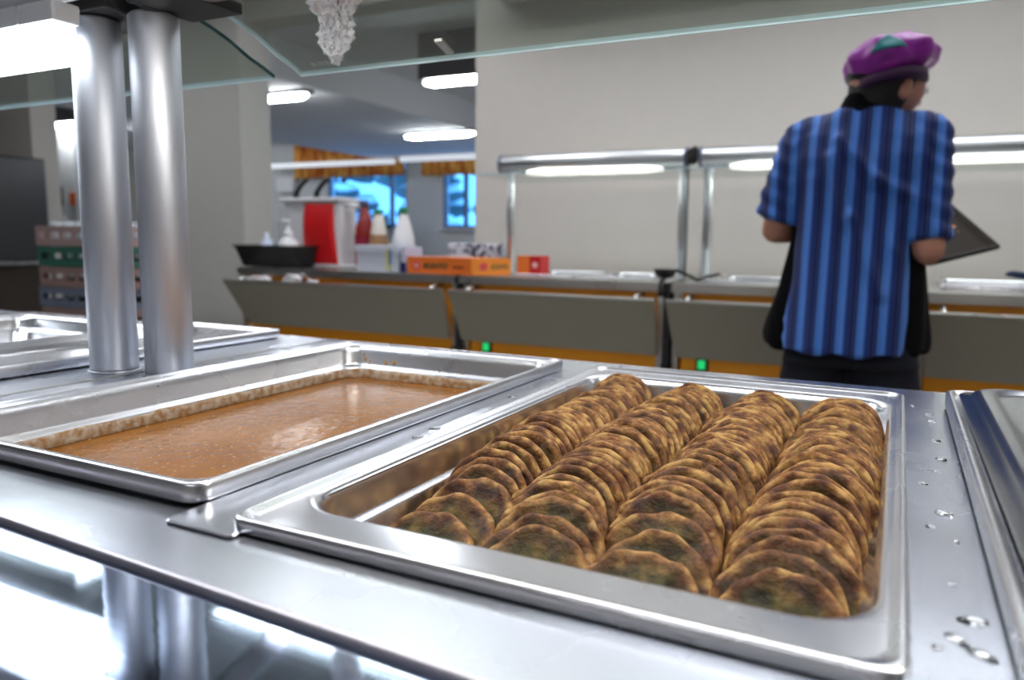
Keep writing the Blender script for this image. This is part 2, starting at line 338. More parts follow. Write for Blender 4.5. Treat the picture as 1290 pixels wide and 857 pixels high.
# strip to the slanted front bead
fy = lambda x: .2205-(x+.27)*.048
loft(bm, [[Vector((x, .262, H)), Vector((x, fy(x), H)), Vector((x, fy(x), H-.03)), Vector((x, .262, H-.03))] for x in (-.735, -.3, .2, .7)])
box(bm, -.735, .70, .8852, .897, H-.03, H-.002, .003)
fixn(bm); link('worktop', bm, M['worktop'], nc, smooth=False)
bm = bmesh.new()
grid_plate(bm, -2.4, -.7375, .262, .885, H-.03, H, [(LX0+g, LX1-g, LY0+g, LY1-g)] if False else [(-1.42+g, -1.02-g, .43+g, .855-g)])
loft(bm, [[Vector((x, .262, H)), Vector((x, fy(x), H)), Vector((x, fy(x), H-.03)), Vector((x, .262, H-.03))] for x in (-2.4, -1.5, -.7375)])
fixn(bm); link('worktop', bm, M['worktop'], nc, smooth=False)
bm = bmesh.new(); path(bm, [(x, fy(x)-.0015, H-.0003) for x in (-2.4, -1.8, -1.2, -.8, -.5, -.2, .1, .4, .7)], .0026, 10); link('front_bead', bm, M['bead'], nc)
bm = bmesh.new(); loft(bm, [[Vector((x, fy(x)-.003, H-.0015)), Vector((x, -.12, H-.0015)), Vector((x, -.12, H-.03)), Vector((x, fy(x)-.003, H-.03))] for x in (-2.4, -1.2, -.4, .7)]); fixn(bm)
link('front_slide', bm, M['apron'], nc, smooth=False)
bm = bmesh.new(); box(bm, -.7372, -.7352, .262, .885, H-.02, H+.0012, .0004); link('joint_seam', bm, M['edge'], nc, smooth=False)
bm = bmesh.new(); box(bm, -2.4, .7, -.08, .86, .12, .74, .004); box(bm, -2.3, .6, 0, .8, .0, .12); link('cabinet_body', bm, M['edge'], nc, smooth=False)
bm = bmesh.new(); box(bm, -2.4, .7, -.10, -.08, .74, H-.0301, .002); box(bm, -2.4, .7, .86, .88, .74, H-.0301, .002); box(bm, -2.4, -2.38, -.08, .86, .74, H-.0301, .002); box(bm, .68, .7, -.08, .86, .74, H-.0301, .002); link('apron_panel', bm, M['edge'], nc, smooth=False)

# spacer bar between pans
bm = bmesh.new(); loft(bm, [rrect(-.3360, -.2870, .262, .868, .004, H+.0004), rrect(-.3360, -.2870, .262, .868, .004, H+.0016), rrect(-.3352, -.2878, .263, .867, .004, H+.0022)]); fixn(bm)
tag(link('spacer_bar', bm, M['worktop'], smooth=False), 'flat stainless spacer bar between the gravy pan and the pancake pan', 'bar')

# pans
def pan(name, label, dims, z, depth, group=None, mat=None, **k):
    bm = bmesh.new(); pan_mesh(bm, *dims, z, depth, **k); fixn(bm)
    for f in bm.faces: pass
    o = link(name, bm, mat or M['pan']); tag(o, label, 'pan', group)
    # normals should point up/inward
    if sum(p.normal.z for p in o.data.polygons) < 0: o.data.flip_normals()
    return o
pan('food_pan', 'deep stainless pan filled with four rows of pancakes', (PX0, PX1, PY0, PY1), H+.008, .068, ix=.012, iy=.036)
gp = pan('food_pan', 'stainless pan of brown gravy with dried residue on its walls', (SX0, SX1, SY0, SY1), H+.013, .10, ix=.012, iy=.014, ro=.022, lip=.011)

# gravy
m, nt, b = newmat('brown gravy')
tc = nt.nodes.new('ShaderNodeTexCoord')
n1 = nt.nodes.new('ShaderNodeTexNoise'); n1.inputs['Scale'].default_value = 7; n1.inputs['Detail'].default_value = 5; nt.links.new(tc.outputs['Object'], n1.inputs['Vector'])
r1 = nt.nodes.new('ShaderNodeValToRGB'); r1.color_ramp.elements[0].position = .3; r1.color_ramp.elements[0].color = (.24, .085, .011, 1); r1.color_ramp.elements[1].position = .75; r1.color_ramp.elements[1].color = (.38, .16, .032, 1)
nt.links.new(n1.outputs['Fac'], r1.inputs[0])
v1 = nt.nodes.new('ShaderNodeTexNoise'); v1.inputs['Scale'].default_value = 260; v1.inputs['Detail'].default_value = 2; nt.links.new(tc.outputs['Object'], v1.inputs['Vector'])
r2 = nt.nodes.new('ShaderNodeValToRGB'); r2.color_ramp.elements[0].position = .64; r2.color_ramp.elements[0].color = (0, 0, 0, 1); r2.color_ramp.elements[1].position = .72; r2.color_ramp.elements[1].color = (1, 1, 1, 1)
nt.links.new(v1.outputs['Fac'], r2.inputs[0])
mx = nt.nodes.new('ShaderNodeMix'); mx.data_type = 'RGBA'; mx.inputs[7].default_value = (.75, .48, .22, 1); nt.links.new(r2.outputs[0], mx.inputs[0]); nt.links.new(r1.outputs[0], mx.inputs[6]); nt.links.new(mx.outputs[2], b.inputs['Base Color'])
v2 = nt.nodes.new('ShaderNodeTexNoise'); v2.inputs['Scale'].default_value = 90; v2.inputs['Detail'].default_value = 4; nt.links.new(tc.outputs['Object'], v2.inputs['Vector'])
bp = nt.nodes.new('ShaderNodeBump'); bp.inputs['Strength'].default_value = .35; bp.inputs['Distance'].default_value = .003; nt.links.new(v2.outputs['Fac'], bp.inputs['Height']); nt.links.new(bp.outputs[0], b.inputs['Normal'])
b.inputs['Roughness'].default_value = .20; b.inputs['Subsurface Weight'].default_value = .05
M['gravy'] = m
GZ = H-.031
bm = bmesh.new(); i_ = .0210
loft(bm, [rrect(SX0+i_+q, SX1-i_-q, SY0+i_+q+.001, SY1-i_-q-.001, max(.022-q, .003), GZ+zz) for q, zz in ((.002, -.004), (.0, .0012), (.003, .0002), (.02, 0), (.06, .0003), (.12, 0))], c0=True, c1=True); fixn(bm)
tag(link('gravy', bm, M['gravy']), 'brown speckled gravy filling the stainless pan beside the posts', 'gravy', kind='stuff')
# residue ring stuck to the walls
m, nt, b = newmat('dried gravy residue')
tc = nt.nodes.new('ShaderNodeTexCoord'); n1 = nt.nodes.new('ShaderNodeTexNoise'); n1.inputs['Scale'].default_value = 130; n1.inputs['Detail'].default_value = 6; nt.links.new(tc.outputs['Object'], n1.inputs['Vector'])
r1 = nt.nodes.new('ShaderNodeValToRGB'); r1.color_ramp.elements[0].position = .38; r1.color_ramp.elements[0].color = (.30, .16, .06, 1); r1.color_ramp.elements[1].position = .6; r1.color_ramp.elements[1].color = (.46, .38, .30, 1)
nt.links.new(n1.outputs['Fac'], r1.inputs[0]); nt.links.new(r1.outputs[0], b.inputs['Base Color']); b.inputs['Roughness'].default_value = .55
bp = nt.nodes.new('ShaderNodeBump'); bp.inputs['Strength'].default_value = .6; bp.inputs['Distance'].default_value = .003; nt.links.new(n1.outputs['Fac'], bp.inputs['Height']); nt.links.new(bp.outputs[0], b.inputs['Normal'])
M['residue'] = m
bm = bmesh.new(); rs = []
base = rrect(0, 1, 0, 1, .1, 0)
def dense(rg, n=10):
    out = []
    for i in range(len(rg)):
        a, b_ = rg[i], rg[(i+1) % len(rg)]
        k = max(1, int((b_-a).length/.004))
        for q in range(k): out.append(a.lerp(b_, q/k))
    return out
refr = rrect(SX0+.0205, SX1-.0205, SY0+.0245, SY1-.0245, .022, 0)
dn = dense(refr); cx_, cy_ = (SX0+SX1)/2, (SY0+SY1)/2
for q, zz in ((.0008, -.001), (.0010, .0035), (.0012, .0075), (.0012, .0110), (-.0004, .0122)):
    rg = []
    for p in dn:
        d = Vector((cx_-p.x, cy_-p.y, 0)); d = Vector((math.copysign(min(1, abs(d.x)*9), d.x), math.copysign(min(1, abs(d.y)*9), d.y), 0)).normalized()
        nn = noise.noise(Vector((p.x*70, p.y*70, zz*200))); n2 = noise.noise(Vector((p.x*25, p.y*25, 3)))
        out = q-zz*.06
        rg.append(Vector((p.x, p.y, GZ+zz+(nn*.0010+n2*.0022 if zz > .009 else 0)))+d*(out+abs(nn)*.0012))
    rs.append(rg)
loft(bm, rs, False, False); fixn(bm)
rz = link('dried_residue', bm, M['residue'], gp); 
if True:
    sm = rz.modifiers.new('s', 'SOLIDIFY'); sm.thickness = .0008
# splashes on the far wall
bm = bmesh.new()
for k in range(26):
    x = rnd.gauss(-.60, .03) if k < 16 else rnd.uniform(-.6, -.42); z = H-.027+abs(rnd.gauss(0, .010)); s = rnd.uniform(.0012, .004)
    x = min(max(x, -.615), -.4)
    r = bmesh.ops.create_icosphere(bm, subdivisions=2, radius=s)
    for v in r['verts']: v.co = Vector((v.co.x, v.co.y*.3, v.co.z*1.2))*(1+.4*noise.noise(v.co*400+Vector((k, 0, 0))))+Vector((x, SY1-.0185+(H-.002-z)*.02, z))
link('gravy_splash', bm, M['gravy_dry'] if 'gravy_dry' in M else simple('dried gravy', (.42, .24, .08), .5), gp)

# ------------------------------------------------------------------ pancakes
m, nt, b = newmat('spinach pancake')
tc = nt.nodes.new('ShaderNodeTexCoord'); oi = nt.nodes.new('ShaderNodeObjectInfo')
off = nt.nodes.new('ShaderNodeVectorMath'); off.operation = 'ADD'
sc_ = nt.nodes.new('ShaderNodeVectorMath'); sc_.operation = 'SCALE'; cmb = nt.nodes.new('ShaderNodeCombineXYZ')
nt.links.new(oi.outputs['Random'], cmb.inputs[0]); nt.links.new(oi.outputs['Random'], cmb.inputs[1]); sc_.inputs['Scale'].default_value = 7; nt.links.new(cmb.outputs[0], sc_.inputs[0])
nt.links.new(tc.outputs['Object'], off.inputs[0]); nt.links.new(sc_.outputs[0], off.inputs[1])
stm = nt.nodes.new('ShaderNodeMapping'); stm.inputs['Scale'].default_value = (.45, .45, 2.6); nt.links.new(off.outputs[0], stm.inputs[0])
def nz(scale, det, rough=.55):
    n = nt.nodes.new('ShaderNodeTexNoise'); n.inputs['Scale'].default_value = scale; n.inputs['Detail'].default_value = det; n.inputs['Roughness'].default_value = rough
    nt.links.new((stm if scale > 200 else off).outputs[0], n.inputs['Vector']); return n
def ramp(src, stops):
    r = nt.nodes.new('ShaderNodeValToRGB'); e = r.color_ramp.elements
    e[0].position, e[0].color = stops[0][0], stops[0][1]+(1,); e[1].position, e[1].color = stops[-1][0], stops[-1][1]+(1,)
    for p_, c_ in stops[1:-1]: q = e.new(p_); q.color = c_+(1,)
    nt.links.new(src, r.inputs[0]); return r
def mixc(f, a, b_, typ='MIX'):
    x = nt.nodes.new('ShaderNodeMix'); x.data_type = 'RGBA'; x.blend_type = typ
    if isinstance(f, float): x.inputs[0].default_value = f
    else: nt.links.new(f, x.inputs[0])
    for s, i in ((a, 6), (b_, 7)):
        if isinstance(s, tuple): x.inputs[i].default_value = s+(1,)
        else: nt.links.new(s, x.inputs[i])
    return x.outputs[2]
brown = ramp(nz(60, 5).outputs['Fac'], [(.38, (.018, .005, .004)), (.48, (.072, .020, .010)), (.57, (.17, .070, .024)), (.68, (.40, .225, .070))])
fine = ramp(nz(420, 3, .7).outputs['Fac'], [(.40, (.42, .36, .32)), (.58, (1, 1, 1))])
brown2 = mixc(.8, brown.outputs[0], fine.outputs[0], 'MULTIPLY')
green = ramp(nz(70, 4).outputs['Fac'], [(.34, (.012, .010, .002)), (.50, (.050, .040, .006)), (.64, (.15, .095, .022))])
at = nt.nodes.new('ShaderNodeAttribute'); at.attribute_name = 'rim'
# rim attribute 0 centre .. 1 edge
wob = nz(45, 3); ma = nt.nodes.new('ShaderNodeMath'); ma.operation = 'MULTIPLY_ADD'; nt.links.new(wob.outputs['Fac'], ma.inputs[0]); ma.inputs[1].default_value = .9; nt.links.new(at.outputs['Fac'], ma.inputs[2])
mk = nt.nodes.new('ShaderNodeMapRange'); mk.inputs['From Min'].default_value = 1.02; mk.inputs['From Max'].default_value = 1.34; nt.links.new(ma.outputs[0], mk.inputs['Value'])
col = mixc(mk.outputs[0], green.outputs[0], brown2)
# greenish pancakes now and then
gsel = nt.nodes.new('ShaderNodeMapRange'); gsel.inputs['From Min'].default_value = .5; gsel.inputs['From Max'].default_value = 1.; gsel.inputs['To Max'].default_value = .4; nt.links.new(oi.outputs['Random'], gsel.inputs['Value'])
col = mixc(gsel.outputs[0], col, green.outputs[0])
edge_l = nt.nodes.new('ShaderNodeAttribute'); edge_l.attribute_name = 'lip'
tan = ramp(nz(90, 4).outputs['Fac'], [(.38, (.10, .030, .010)), (.5, (.32, .135, .036)), (.64, (.68, .41, .13))])
el = nt.nodes.new('ShaderNodeMath'); el.operation = 'MULTIPLY'; el.inputs[1].default_value = .75; nt.links.new(edge_l.outputs['Fac'], el.inputs[0])
col = mixc(el.outputs[0], col, tan.outputs[0])
nt.links.new(col, b.inputs['Base Color']); b.inputs['Roughness'].default_value = .5; b.inputs['Specular IOR Level'].default_value = .28
nb = nz(260, 5, .6); nb2 = nz(70, 3)
bp = nt.nodes.new('ShaderNodeBump'); bp.inputs['Strength'].default_value = .9; bp.inputs['Distance'].default_value = .0020; nt.links.new(nb.outputs['Fac'], bp.inputs['Height'])
bp2 = nt.nodes.new('ShaderNodeBump'); bp2.inputs['Strength'].default_value = .6; bp2.inputs['Distance'].default_value = .004; nt.links.new(nb2.outputs['Fac'], bp2.inputs['Height']); nt.links.new(bp.outputs[0], bp2.inputs['Normal'])
nt.links.new(bp2.outputs[0], b.inputs['Normal'])
M['pancake'] = m

PT = .0048; PD = .0745
def pancake_mesh(seed):
    rn = random.Random(seed); bm = bmesh.new(); nth = 56
    ph = [rn.uniform(0, 2*PI) for _ in range(8)]; am = [rn.uniform(.5, 1) for _ in range(8)]
    rx, ry = .0352*rn.uniform(.97, 1.02), .0375*rn.uniform(.96, 1.02)
    bz = (rn.uniform(.0004, .0016), rn.uniform(-.0008, .0006), rn.uniform(-.0008, .0008))
    lr = bm.verts.layers.float.new('rim'); ll = bm.verts.layers.float.new('lip')
    prof = [(0.18, .22, 0), (.38, .22, 0), (.58, .20, 0), (.74, .16, 0), (.84, .04, .1), (.90, -.08, .5), (.955, -.02, .9), (.985, .18, 1), (1.0, .5, 1)]
    full = [(f, PT/2-e*PT, l) for f, e, l in prof]+[(f, -(PT/2-e*PT), l) for f, e, l in prof[::-1][1:]]
    rings = []
    for (f, z, l) in full:
        rg = []
        for k in range(nth):
            a = 2*PI*k/nth
            edge = 1+.022*am[0]*math.sin(3*a+ph[0])+.013*am[1]*math.sin(5*a+ph[1])+.010*am[2]*math.sin(9*a+ph[2])+.006*math.sin(14*a+ph[3])
            wz = f**3*(.0020*am[3]*math.sin(3*a+ph[4])+.0015*am[4]*math.sin(6*a+ph[5])+.0013*am[5]*math.sin(11*a+ph[6]))
            dome = bz[0]*(f*math.sin(a))**2+bz[1]*(f*math.cos(a))**2+bz[2]*f*f*f*math.sin(a)
            rg.append((Vector((rx*f*edge*math.cos(a), ry*f*edge*math.sin(a), z+wz+dome)), f, l))
        rings.append(rg)
    vs = []
    for rg in rings:
        row = []
        for p, f, l in rg:
            v = bm.verts.new(p); v[lr] = f; v[ll] = l; row.append(v)
        vs.append(row)
    for k in range(len(vs)-1):
        for i in range(nth):
            j = (i+1) % nth; bm.faces.new((vs[k][i], vs[k][j], vs[k+1][j], vs[k+1][i]))
    for row in (vs[0], vs[-1]):
        c = bm.verts.new(sum((v.co for v in row), Vector())/nth); c[lr] = 0; c[ll] = 0
        for i in range(nth): bm.faces.new((row[i], row[(i+1) % nth], c))
    fixn(bm)
    me = bpy.data.meshes.new('pancake'); bm.to_mesh(me); bm.free()
    me.polygons.foreach_set('use_smooth', [True]*len(me.polygons)); me.materials.append(M['pancake'])
    return me
pmeshes = [pancake_mesh(s) for s in range(12)]
ORD = ['first', 'second', 'third', 'fourth', 'fifth', 'sixth', 'seventh', 'eighth', 'ninth', 'tenth', 'eleventh', 'twelfth', 'thirteenth', 'fourteenth', 'fifteenth', 'sixteenth', 'seventeenth', 'eighteenth', 'nineteenth', 'twentieth']
TENS = {2: 'twenty', 3: 'thirty', 4: 'forty', 5: 'fifty', 6: 'sixty'}
def ordinal(n):
    if n <= 20: return ORD[n-1]
    t, u_ = divmod(n, 10)
    return (TENS[t][:-1]+'ieth') if u_ == 0 else TENS[t]+'-'+ORD[u_-1]
rows = [(-.243, 'leftmost row'), (-.176, 'row beside the leftmost'), (-.107, 'row beside the rightmost'), (-.0375, 'rightmost row')]
zfl = H+.008-.068+.0012
first = None
for ri, (rx_, rname) in enumerate(rows):
    y_end = PY1-.048; rn = random.Random(100+ri)
    y = PY0+.054; th = math.radians(31+rn.uniform(0, 4)); k = 0; tw = 0; dx = 0; prev = None; lst = []; tgt = math.radians(60)
    while True:
        u_ = (y-PY0)/(PY1-PY0)
        if prev is not None:
            if rn.random() < .20: tgt = math.radians(rn.uniform(50, 72))
            th2 = th+(tgt-th)*.16+rn.gauss(0, math.radians(1.3)); th2 = min(max(th2, math.radians(31)), math.radians(76))
            # clear of the pancake before: at its foot and at its top
            gap = max(PT/math.sin(th), (PT+PD*math.sin(th2-th))/math.sin(th2))
            gap += rn.uniform(0, .0010) if rn.random() < .5 else rn.uniform(.002, .0085)*(1.15-.45*u_)
            y += gap; th = th2
        tw = .75*tw+rn.gauss(0, .045); dx = .6*dx+rn.gauss(0, .0022)
        if y+PD*math.cos(th) > y_end-.004 or k > 70: break
        prev = (y, th); lst.append((y, th, tw, dx)); k += 1
    for k, (y, th, tw, dx) in enumerate(lst):
        o = bpy.data.objects.new('pancake', pmeshes[rn.randrange(12)]); C.objects.link(o)
        R_ = .0375
        cy = y+R_*math.cos(th); cz = zfl+R_*math.sin(th)+PT/2*math.cos(th)
        # row bends a little along its length
        u_ = (y-PY0)/(PY1-PY0); bend = .003*math.sin(u_*6+ri*1.7)
        o.location = (rx_+dx+bend, cy, cz)
        o.rotation_mode = 'QUATERNION'
        flip = 0 if rn.random() < .5 else PI
        q = Euler((th, 0, 0)).to_quaternion(); qz = Euler((0, 0, tw)).to_quaternion(); qs = Euler((0, 0, flip)).to_quaternion()
        o.rotation_quaternion = qz @ q @ qs
        tag(o, 'brown and green pancake, %s from the near end of the %s' % (ordinal(k+1), rname), 'pancake', 'spinach pancakes standing in the pan')

# ------------------------------------------------------------------ lidded pan at the right
pan('food_pan', 'stainless pan under the lid at the right edge of the counter', (RX0, RX1, RY0, RY1), H+.016, .065, ix=.012, iy=.014, ro=.03, lip=.013)
lo = empty('pan_lid', 'wet stainless lid lying in the pan at the right edge', 'lid', ((RX0+RX1)/2, .545, H+.016))
bm = bmesh.new(); zl = H+.0150
loft(bm, [rrect(RX0+a, RX1-a, RY0+b, RY1-b, r, z) for a, b, r, z in ((.0095, .0095, .02, zl), (.0095, .0095, .02, zl+.0015), (.017, .017, .022, zl+.0022), (.019, .019, .024, zl+.006), (.022, .022, .026, zl+.0085), (.030, .030, .03, zl+.009), (.034, .034, .03, zl+.0065), (.040, .040, .03, zl+.006), (.09, .09, .03, zl+.0062))]); fixn(bm)
link('lid_plate', bm, M['lid'], lo)
bm = bmesh.new(); path(bm, [(.17, .545, zl+.0065), (.17, .545, zl+.025), (.18, .545, zl+.03), (.23, .545, zl+.03), (.24, .545, zl+.025), (.24, .545, zl+.0065)], .004, 10); link('handle', bm, M['pan'], lo)

# ------------------------------------------------------------------ water drops
def drop(x, y, z, lx, ly, h, ang, seed, label):
    bm = bmesh.new(); n = 22; ph = [random.Random(seed+q).uniform(0, 6.28) for q in range(3)]
    rs = []
    for f, zz in ((1, 0), (.97, .35), (.85, .7), (.6, .92), (.25, 1.)):
        rg = []
        for k in range(n):
            a = 2*PI*k/n; e = 1+.14*math.sin(2*a+ph[0])+.1*math.sin(3*a+ph[1])
            p = Vector((lx*f*e*math.cos(a), ly*f*e*math.sin(a), 0)); p.rotate(Euler((0, 0, ang))); rg.append(p+Vector((x, y, z+h*zz)))
        rs.append(rg)
    loft(bm, rs); fixn(bm); return tag(link('water_drop', bm, M['water']), label, 'water drop', 'water drops on the steel')
spots = [(.033, .761, .0035), (.034, .732, .003), (.035, .66, .0035), (.036, .602, .004), (.032, .568, .002), (.023, .534, .003), (.032, .478, .0045), (.025, .452, .0028), (.036, .434, .0018), (.031, .377, .0018), (.037, .342, .006), (.030, .322, .005), (.040, .314, .005), (.023, .313, .002), (.021, .795, .003)]
for k, (x, y, s) in enumerate(spots):
    x = min(x, .0425-s)
    drop(x, y, H+.0001, s, s*.62 if s < .005 else s*.45, .0011 if s < .004 else .0018, -.4+.5*math.sin(k*2.1), k*11, 'clear water drop on the steel strip right of the pancakes, %s from the near end' % ordinal([14, 13, 12, 11, 10, 9, 8, 7, 6, 5, 4, 2, 3, 1, 15][k]))
for k, (x, y, s) in enumerate([(-.313, .465, .004), (-.316, .495, .005), (-.305, .50, .003), (-.324, .687, .003), (-.320, .737, .003), (-.318, .634, .004)]):
    drop(x, y, H+.0023, s, s*.5, .0009, .8, k*7+300, 'small clear water drop on the spacer bar, %s from its near end' % ordinal([1, 2, 3, 5, 6, 4][k]))
for k in range(14):
    s = rnd.uniform(.0012, .003); x = rnd.uniform(.098, .15); y = .40+k*.025+rnd.uniform(0, .01)
    drop(x, y, zl+.0062, s, s*.7, .0009, rnd.uniform(0, 3), k*5+500, 'tiny clear water drop on the right-hand lid, %s from its near end' % ordinal(k+1))

# ------------------------------------------------------------------ left unit pans
pan('food_pan', 'empty shallow stainless pan sunk in the worktop behind the two posts', (-1.42, -1.02, .43, .855), H+.008, .06, ix=.014, iy=.018, ro=.03)
# white-edged tray lid along the seam, smeared with red
tl = empty('serving_tray', 'pale steel tray with red sauce smears beside the two posts', 'tray', (-.91, .65, H))
bm = bmesh.new(); X0, X1, Y0, Y1 = -1.005, -.815, .33, .858
loft(bm, [rrect(X0+a, X1-a, Y0+a, Y1-a, .012, H+z) for a, z in ((.004, .0004), (0, .003), (0, .012), (.001, .0135), (.003, .014), (.006, .0125), (.008, .008), (.022, .0065), (.026, .0028), (.05, .0025))], c0=True, c1=True); fixn(bm)
link('tray_body', bm, M['pan'], tl)
bm = bmesh.new()
for k in range(9):
    y = .42+k*.03+rnd.uniform(-.01, .01); s = rnd.uniform(.003, .007)
    r = bmesh.ops.create_icosphere(bm, subdivisions=2, radius=1)
    for v in r['verts']: v.co = Vector((v.co.x*s*.5, v.co.y*s*1.8, v.co.z*.0008))*(1+.3*noise.noise(v.co*2+Vector((k, 0, 0))))+Vector((-.8335+rnd.uniform(-.0002, .0002), y, H+.0068))
link('sauce_smear', bm, simple('red sauce', (.55, .02, .03), .35), tl)

# ------------------------------------------------------------------ gantry of the near counter
def post(x, y, lab, r=.0247):
    t = empty('gantry_post', lab, 'post', (x, y, H), 'posts carrying the near lamp gantry')
    bm = bmesh.new(); tube(bm, (x, y, H+.0005), (x, y, H+.374), r, 40); link('pole', bm, M['post'], t)
    bm = bmesh.new(); 
    loft(bm, [ring((x, y, H+z), rr_, 40) for rr_, z in ((r+.0006, .0003), (r+.0022, .0003), (r+.0022, .0018), (r+.0006, .0022))], False, False); fixn(bm); link('base_collar', bm, M['post'], t)
post(-.702, .566, 'round satin steel post nearer the gravy pan, brighter of the two')
post(-.7725, .551, 'round satin steel post further from the gravy pan, duller of the two')
def guard_pts(off=0.):
    base = [(.575, .4035), (.60, .399), (.624, .393), (.655, .3855), (.68, .3775), (.711, .364), (.735, .3565), (.753, .3495)]
    P = [Vector((0, y, z)) for y, z in base]; out = []
    for i, p in enumerate(P):
        t = (P[min(i+1, len(P)-1)]-P[max(i-1, 0)]).normalized(); nrm = Vector((0, -t.z, t.y)); out.append(p+nrm*off)
    return out
def near_gantry(x0, x1, lab, end, lampx, lampmat, lw):
    g_ = empty('lamp_gantry', lab, 'gantry', ((x0+x1)/2, .55, H+.42), 'lamp gantries above the near counter')
    yc, zc = .555, H+.4235
    bm = bmesh.new(); tube(bm, (x0+.008, yc, zc), (x1-.008, yc, zc), .048, 40); link('gantry_tube', bm, M['gantry'], g_)
    bm = bmesh.new(); tube(bm, (x0, yc, zc), (x0+.012, yc, zc), .0515, 40); link('end_cap', bm, M['black'], g_)
    bm = bmesh.new(); tube(bm, (x1-.012, yc, zc), (x1, yc, zc), .0515, 40); link('end_cap', bm, M['black'], g_)
    # saddle under the tube that the posts carry
    bm = bmesh.new(); box(bm, x0+.002 if end > 0 else x1-.10, x0+.075 if end > 0 else x1-.002, .525, .605, H+.3745, H+.386, .003); link('mounting_saddle', bm, M['black'], g_, smooth=False)
    a, b_ = lampx
    if end < 0:      # left unit: wide flat diffuser, notched round the post
        bm = bmesh.new(); box(bm, a, b_-.052, .492, .600, H+.346, H+.356, .003); box(bm, b_-.0521, b_, .492, .5165, H+.346, H+.356, .003); link('diffuser', bm, lampmat, g_, smooth=False)
        bm = bmesh.new(); box(bm, a-.006, b_-.050, .488, .604, H+.3562, H+.376, .004); box(bm, b_-.0501, b_+.006, .488, .518, H+.3562, H+.376, .004); link('lamp_housing', bm, M['offwhite'], g_, smooth=False)
    else:
        ly, lzz, lr_ = .462, H+.388, lw/2
        bm = bmesh.new(); loft(bm, [[Vector((x, ly+(lr_+.006)*math.cos(PI*q/12), lzz+.008+.016*math.sin(PI*q/12))) for q in range(13)] for x in (a-.01, b_+.01)]); fixn(bm); link('lamp_housing', bm, M['offwhite'], g_)
        bm = bmesh.new(); loft(bm, [ring((x, ly, lzz), q, 20, (1, 0, 0), (0, 1, 0)) for x, q in ((a, lr_*.8), (a+.004, lr_), (b_-.004, lr_), (b_, lr_*.8))]); fixn(bm); link('lamp_tube', bm, lampmat, g_)
        for xx, sg in ((a-.0005, -1), (b_+.0005, 1)):
            bm = bmesh.new(); tube(bm, (xx, ly, lzz+.001), (xx+sg*.006, ly, lzz+.001), lr_+.001, 24); link('lamp_end_cap', bm, M['offwhite'], g_)
    # curved glass guard
    lowe = guard_pts(-.002); upp = guard_pts(.002)
    gx0, gx1 = (x0+.018, x1) if end > 0 else (x0, x1+.0)
    prof = lowe+upp[::-1]; bm = bmesh.new()
    xs_ = [gx0+.001, gx1-.001]
    V_ = [[bm.verts.new((x, p.y, H+p.z)) for p in prof] for x in xs_]
    n = len(prof)
    for i in range(n):
        j = (i+1) % n
        if i == len(lowe)-1 or i == n-1: continue
        bm.faces.new((V_[0][i], V_[0][j], V_[1][j], V_[1][i]))
    fixn(bm); gl = link('glass_guard', bm, M['pane'], g_)
    p, q = lowe[-1], upp[-1]
    bm = bmesh.new(); box(bm, gx0, gx1, p.y-.0005, p.y+.0015, H+p.z-.0015, H+q.z+.0005, .0005); link('glass_edge', bm, M['glass_edge'], g_, smooth=False)
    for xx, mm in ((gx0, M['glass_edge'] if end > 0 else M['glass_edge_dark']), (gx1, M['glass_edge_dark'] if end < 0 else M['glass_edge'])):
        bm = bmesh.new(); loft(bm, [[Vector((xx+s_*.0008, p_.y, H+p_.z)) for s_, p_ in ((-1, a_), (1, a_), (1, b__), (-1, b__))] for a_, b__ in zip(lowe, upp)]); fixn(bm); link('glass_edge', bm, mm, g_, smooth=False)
    return g_
ga = near_gantry(-.692, .70, 'lamp gantry with curved glass guard over the pancake pan', 1, (-.60, .62), M['lampdiff'], .036)
gb = near_gantry(-2.3, -.718, 'lamp gantry with curved glass guard over the left part of the counter', -1, (-2.2, -.754), M['lamp'], .024)
# bracket under right glass
bm = bmesh.new()
pts = guard_pts(-.0065)
loft(bm, [[Vector((x, p.y, H+p.z+dz)) for x, dz in ((-.452, 0), (-.443, 0), (-.443, -.003), (-.452, -.003))] for p in pts[5:-1]]); fixn(bm)
link('glass_bracket', bm, M['edge'], ga, smooth=False)
# lettering on the glass
cu = bpy.data.curves.new('guard_lettering', 'FONT'); cu.body = 'metos'; cu.size = .0145; cu.extrude = .00015; cu.offset = .0004; cu.space_character = 1.1
to = bpy.data.objects.new('guard_lettering', cu); C.objects.link(to); to.parent = ga; to.matrix_parent_inverse = Matrix.Translation(ga.location).inverted()
cu.materials.append(simple('etched white lettering', (.75, .76, .74), .6))
sl = math.atan2(.3565-.3495, .753-.735)
to.location = (-.594, .747, H+.3555); to.rotation_euler = (sl, 0, PI)
cu.size = .021; to.scale = (1.0, .62, 1)
# crumpled milky sheet under the glass
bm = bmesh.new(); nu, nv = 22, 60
def sheet_pt(u_, v_):
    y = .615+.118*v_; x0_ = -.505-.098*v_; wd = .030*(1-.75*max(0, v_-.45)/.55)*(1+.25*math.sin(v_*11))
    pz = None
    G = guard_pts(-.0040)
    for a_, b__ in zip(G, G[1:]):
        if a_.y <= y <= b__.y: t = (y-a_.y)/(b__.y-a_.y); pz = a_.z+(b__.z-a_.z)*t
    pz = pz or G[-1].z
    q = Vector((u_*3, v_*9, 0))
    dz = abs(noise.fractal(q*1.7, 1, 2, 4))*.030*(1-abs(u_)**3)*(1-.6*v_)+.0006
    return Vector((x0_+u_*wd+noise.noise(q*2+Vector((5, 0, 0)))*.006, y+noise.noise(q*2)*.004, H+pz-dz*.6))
V_ = [[bm.verts.new(sheet_pt(-1+2*i/nu, j/nv)) for i in range(nu+1)] for j in range(nv+1)]
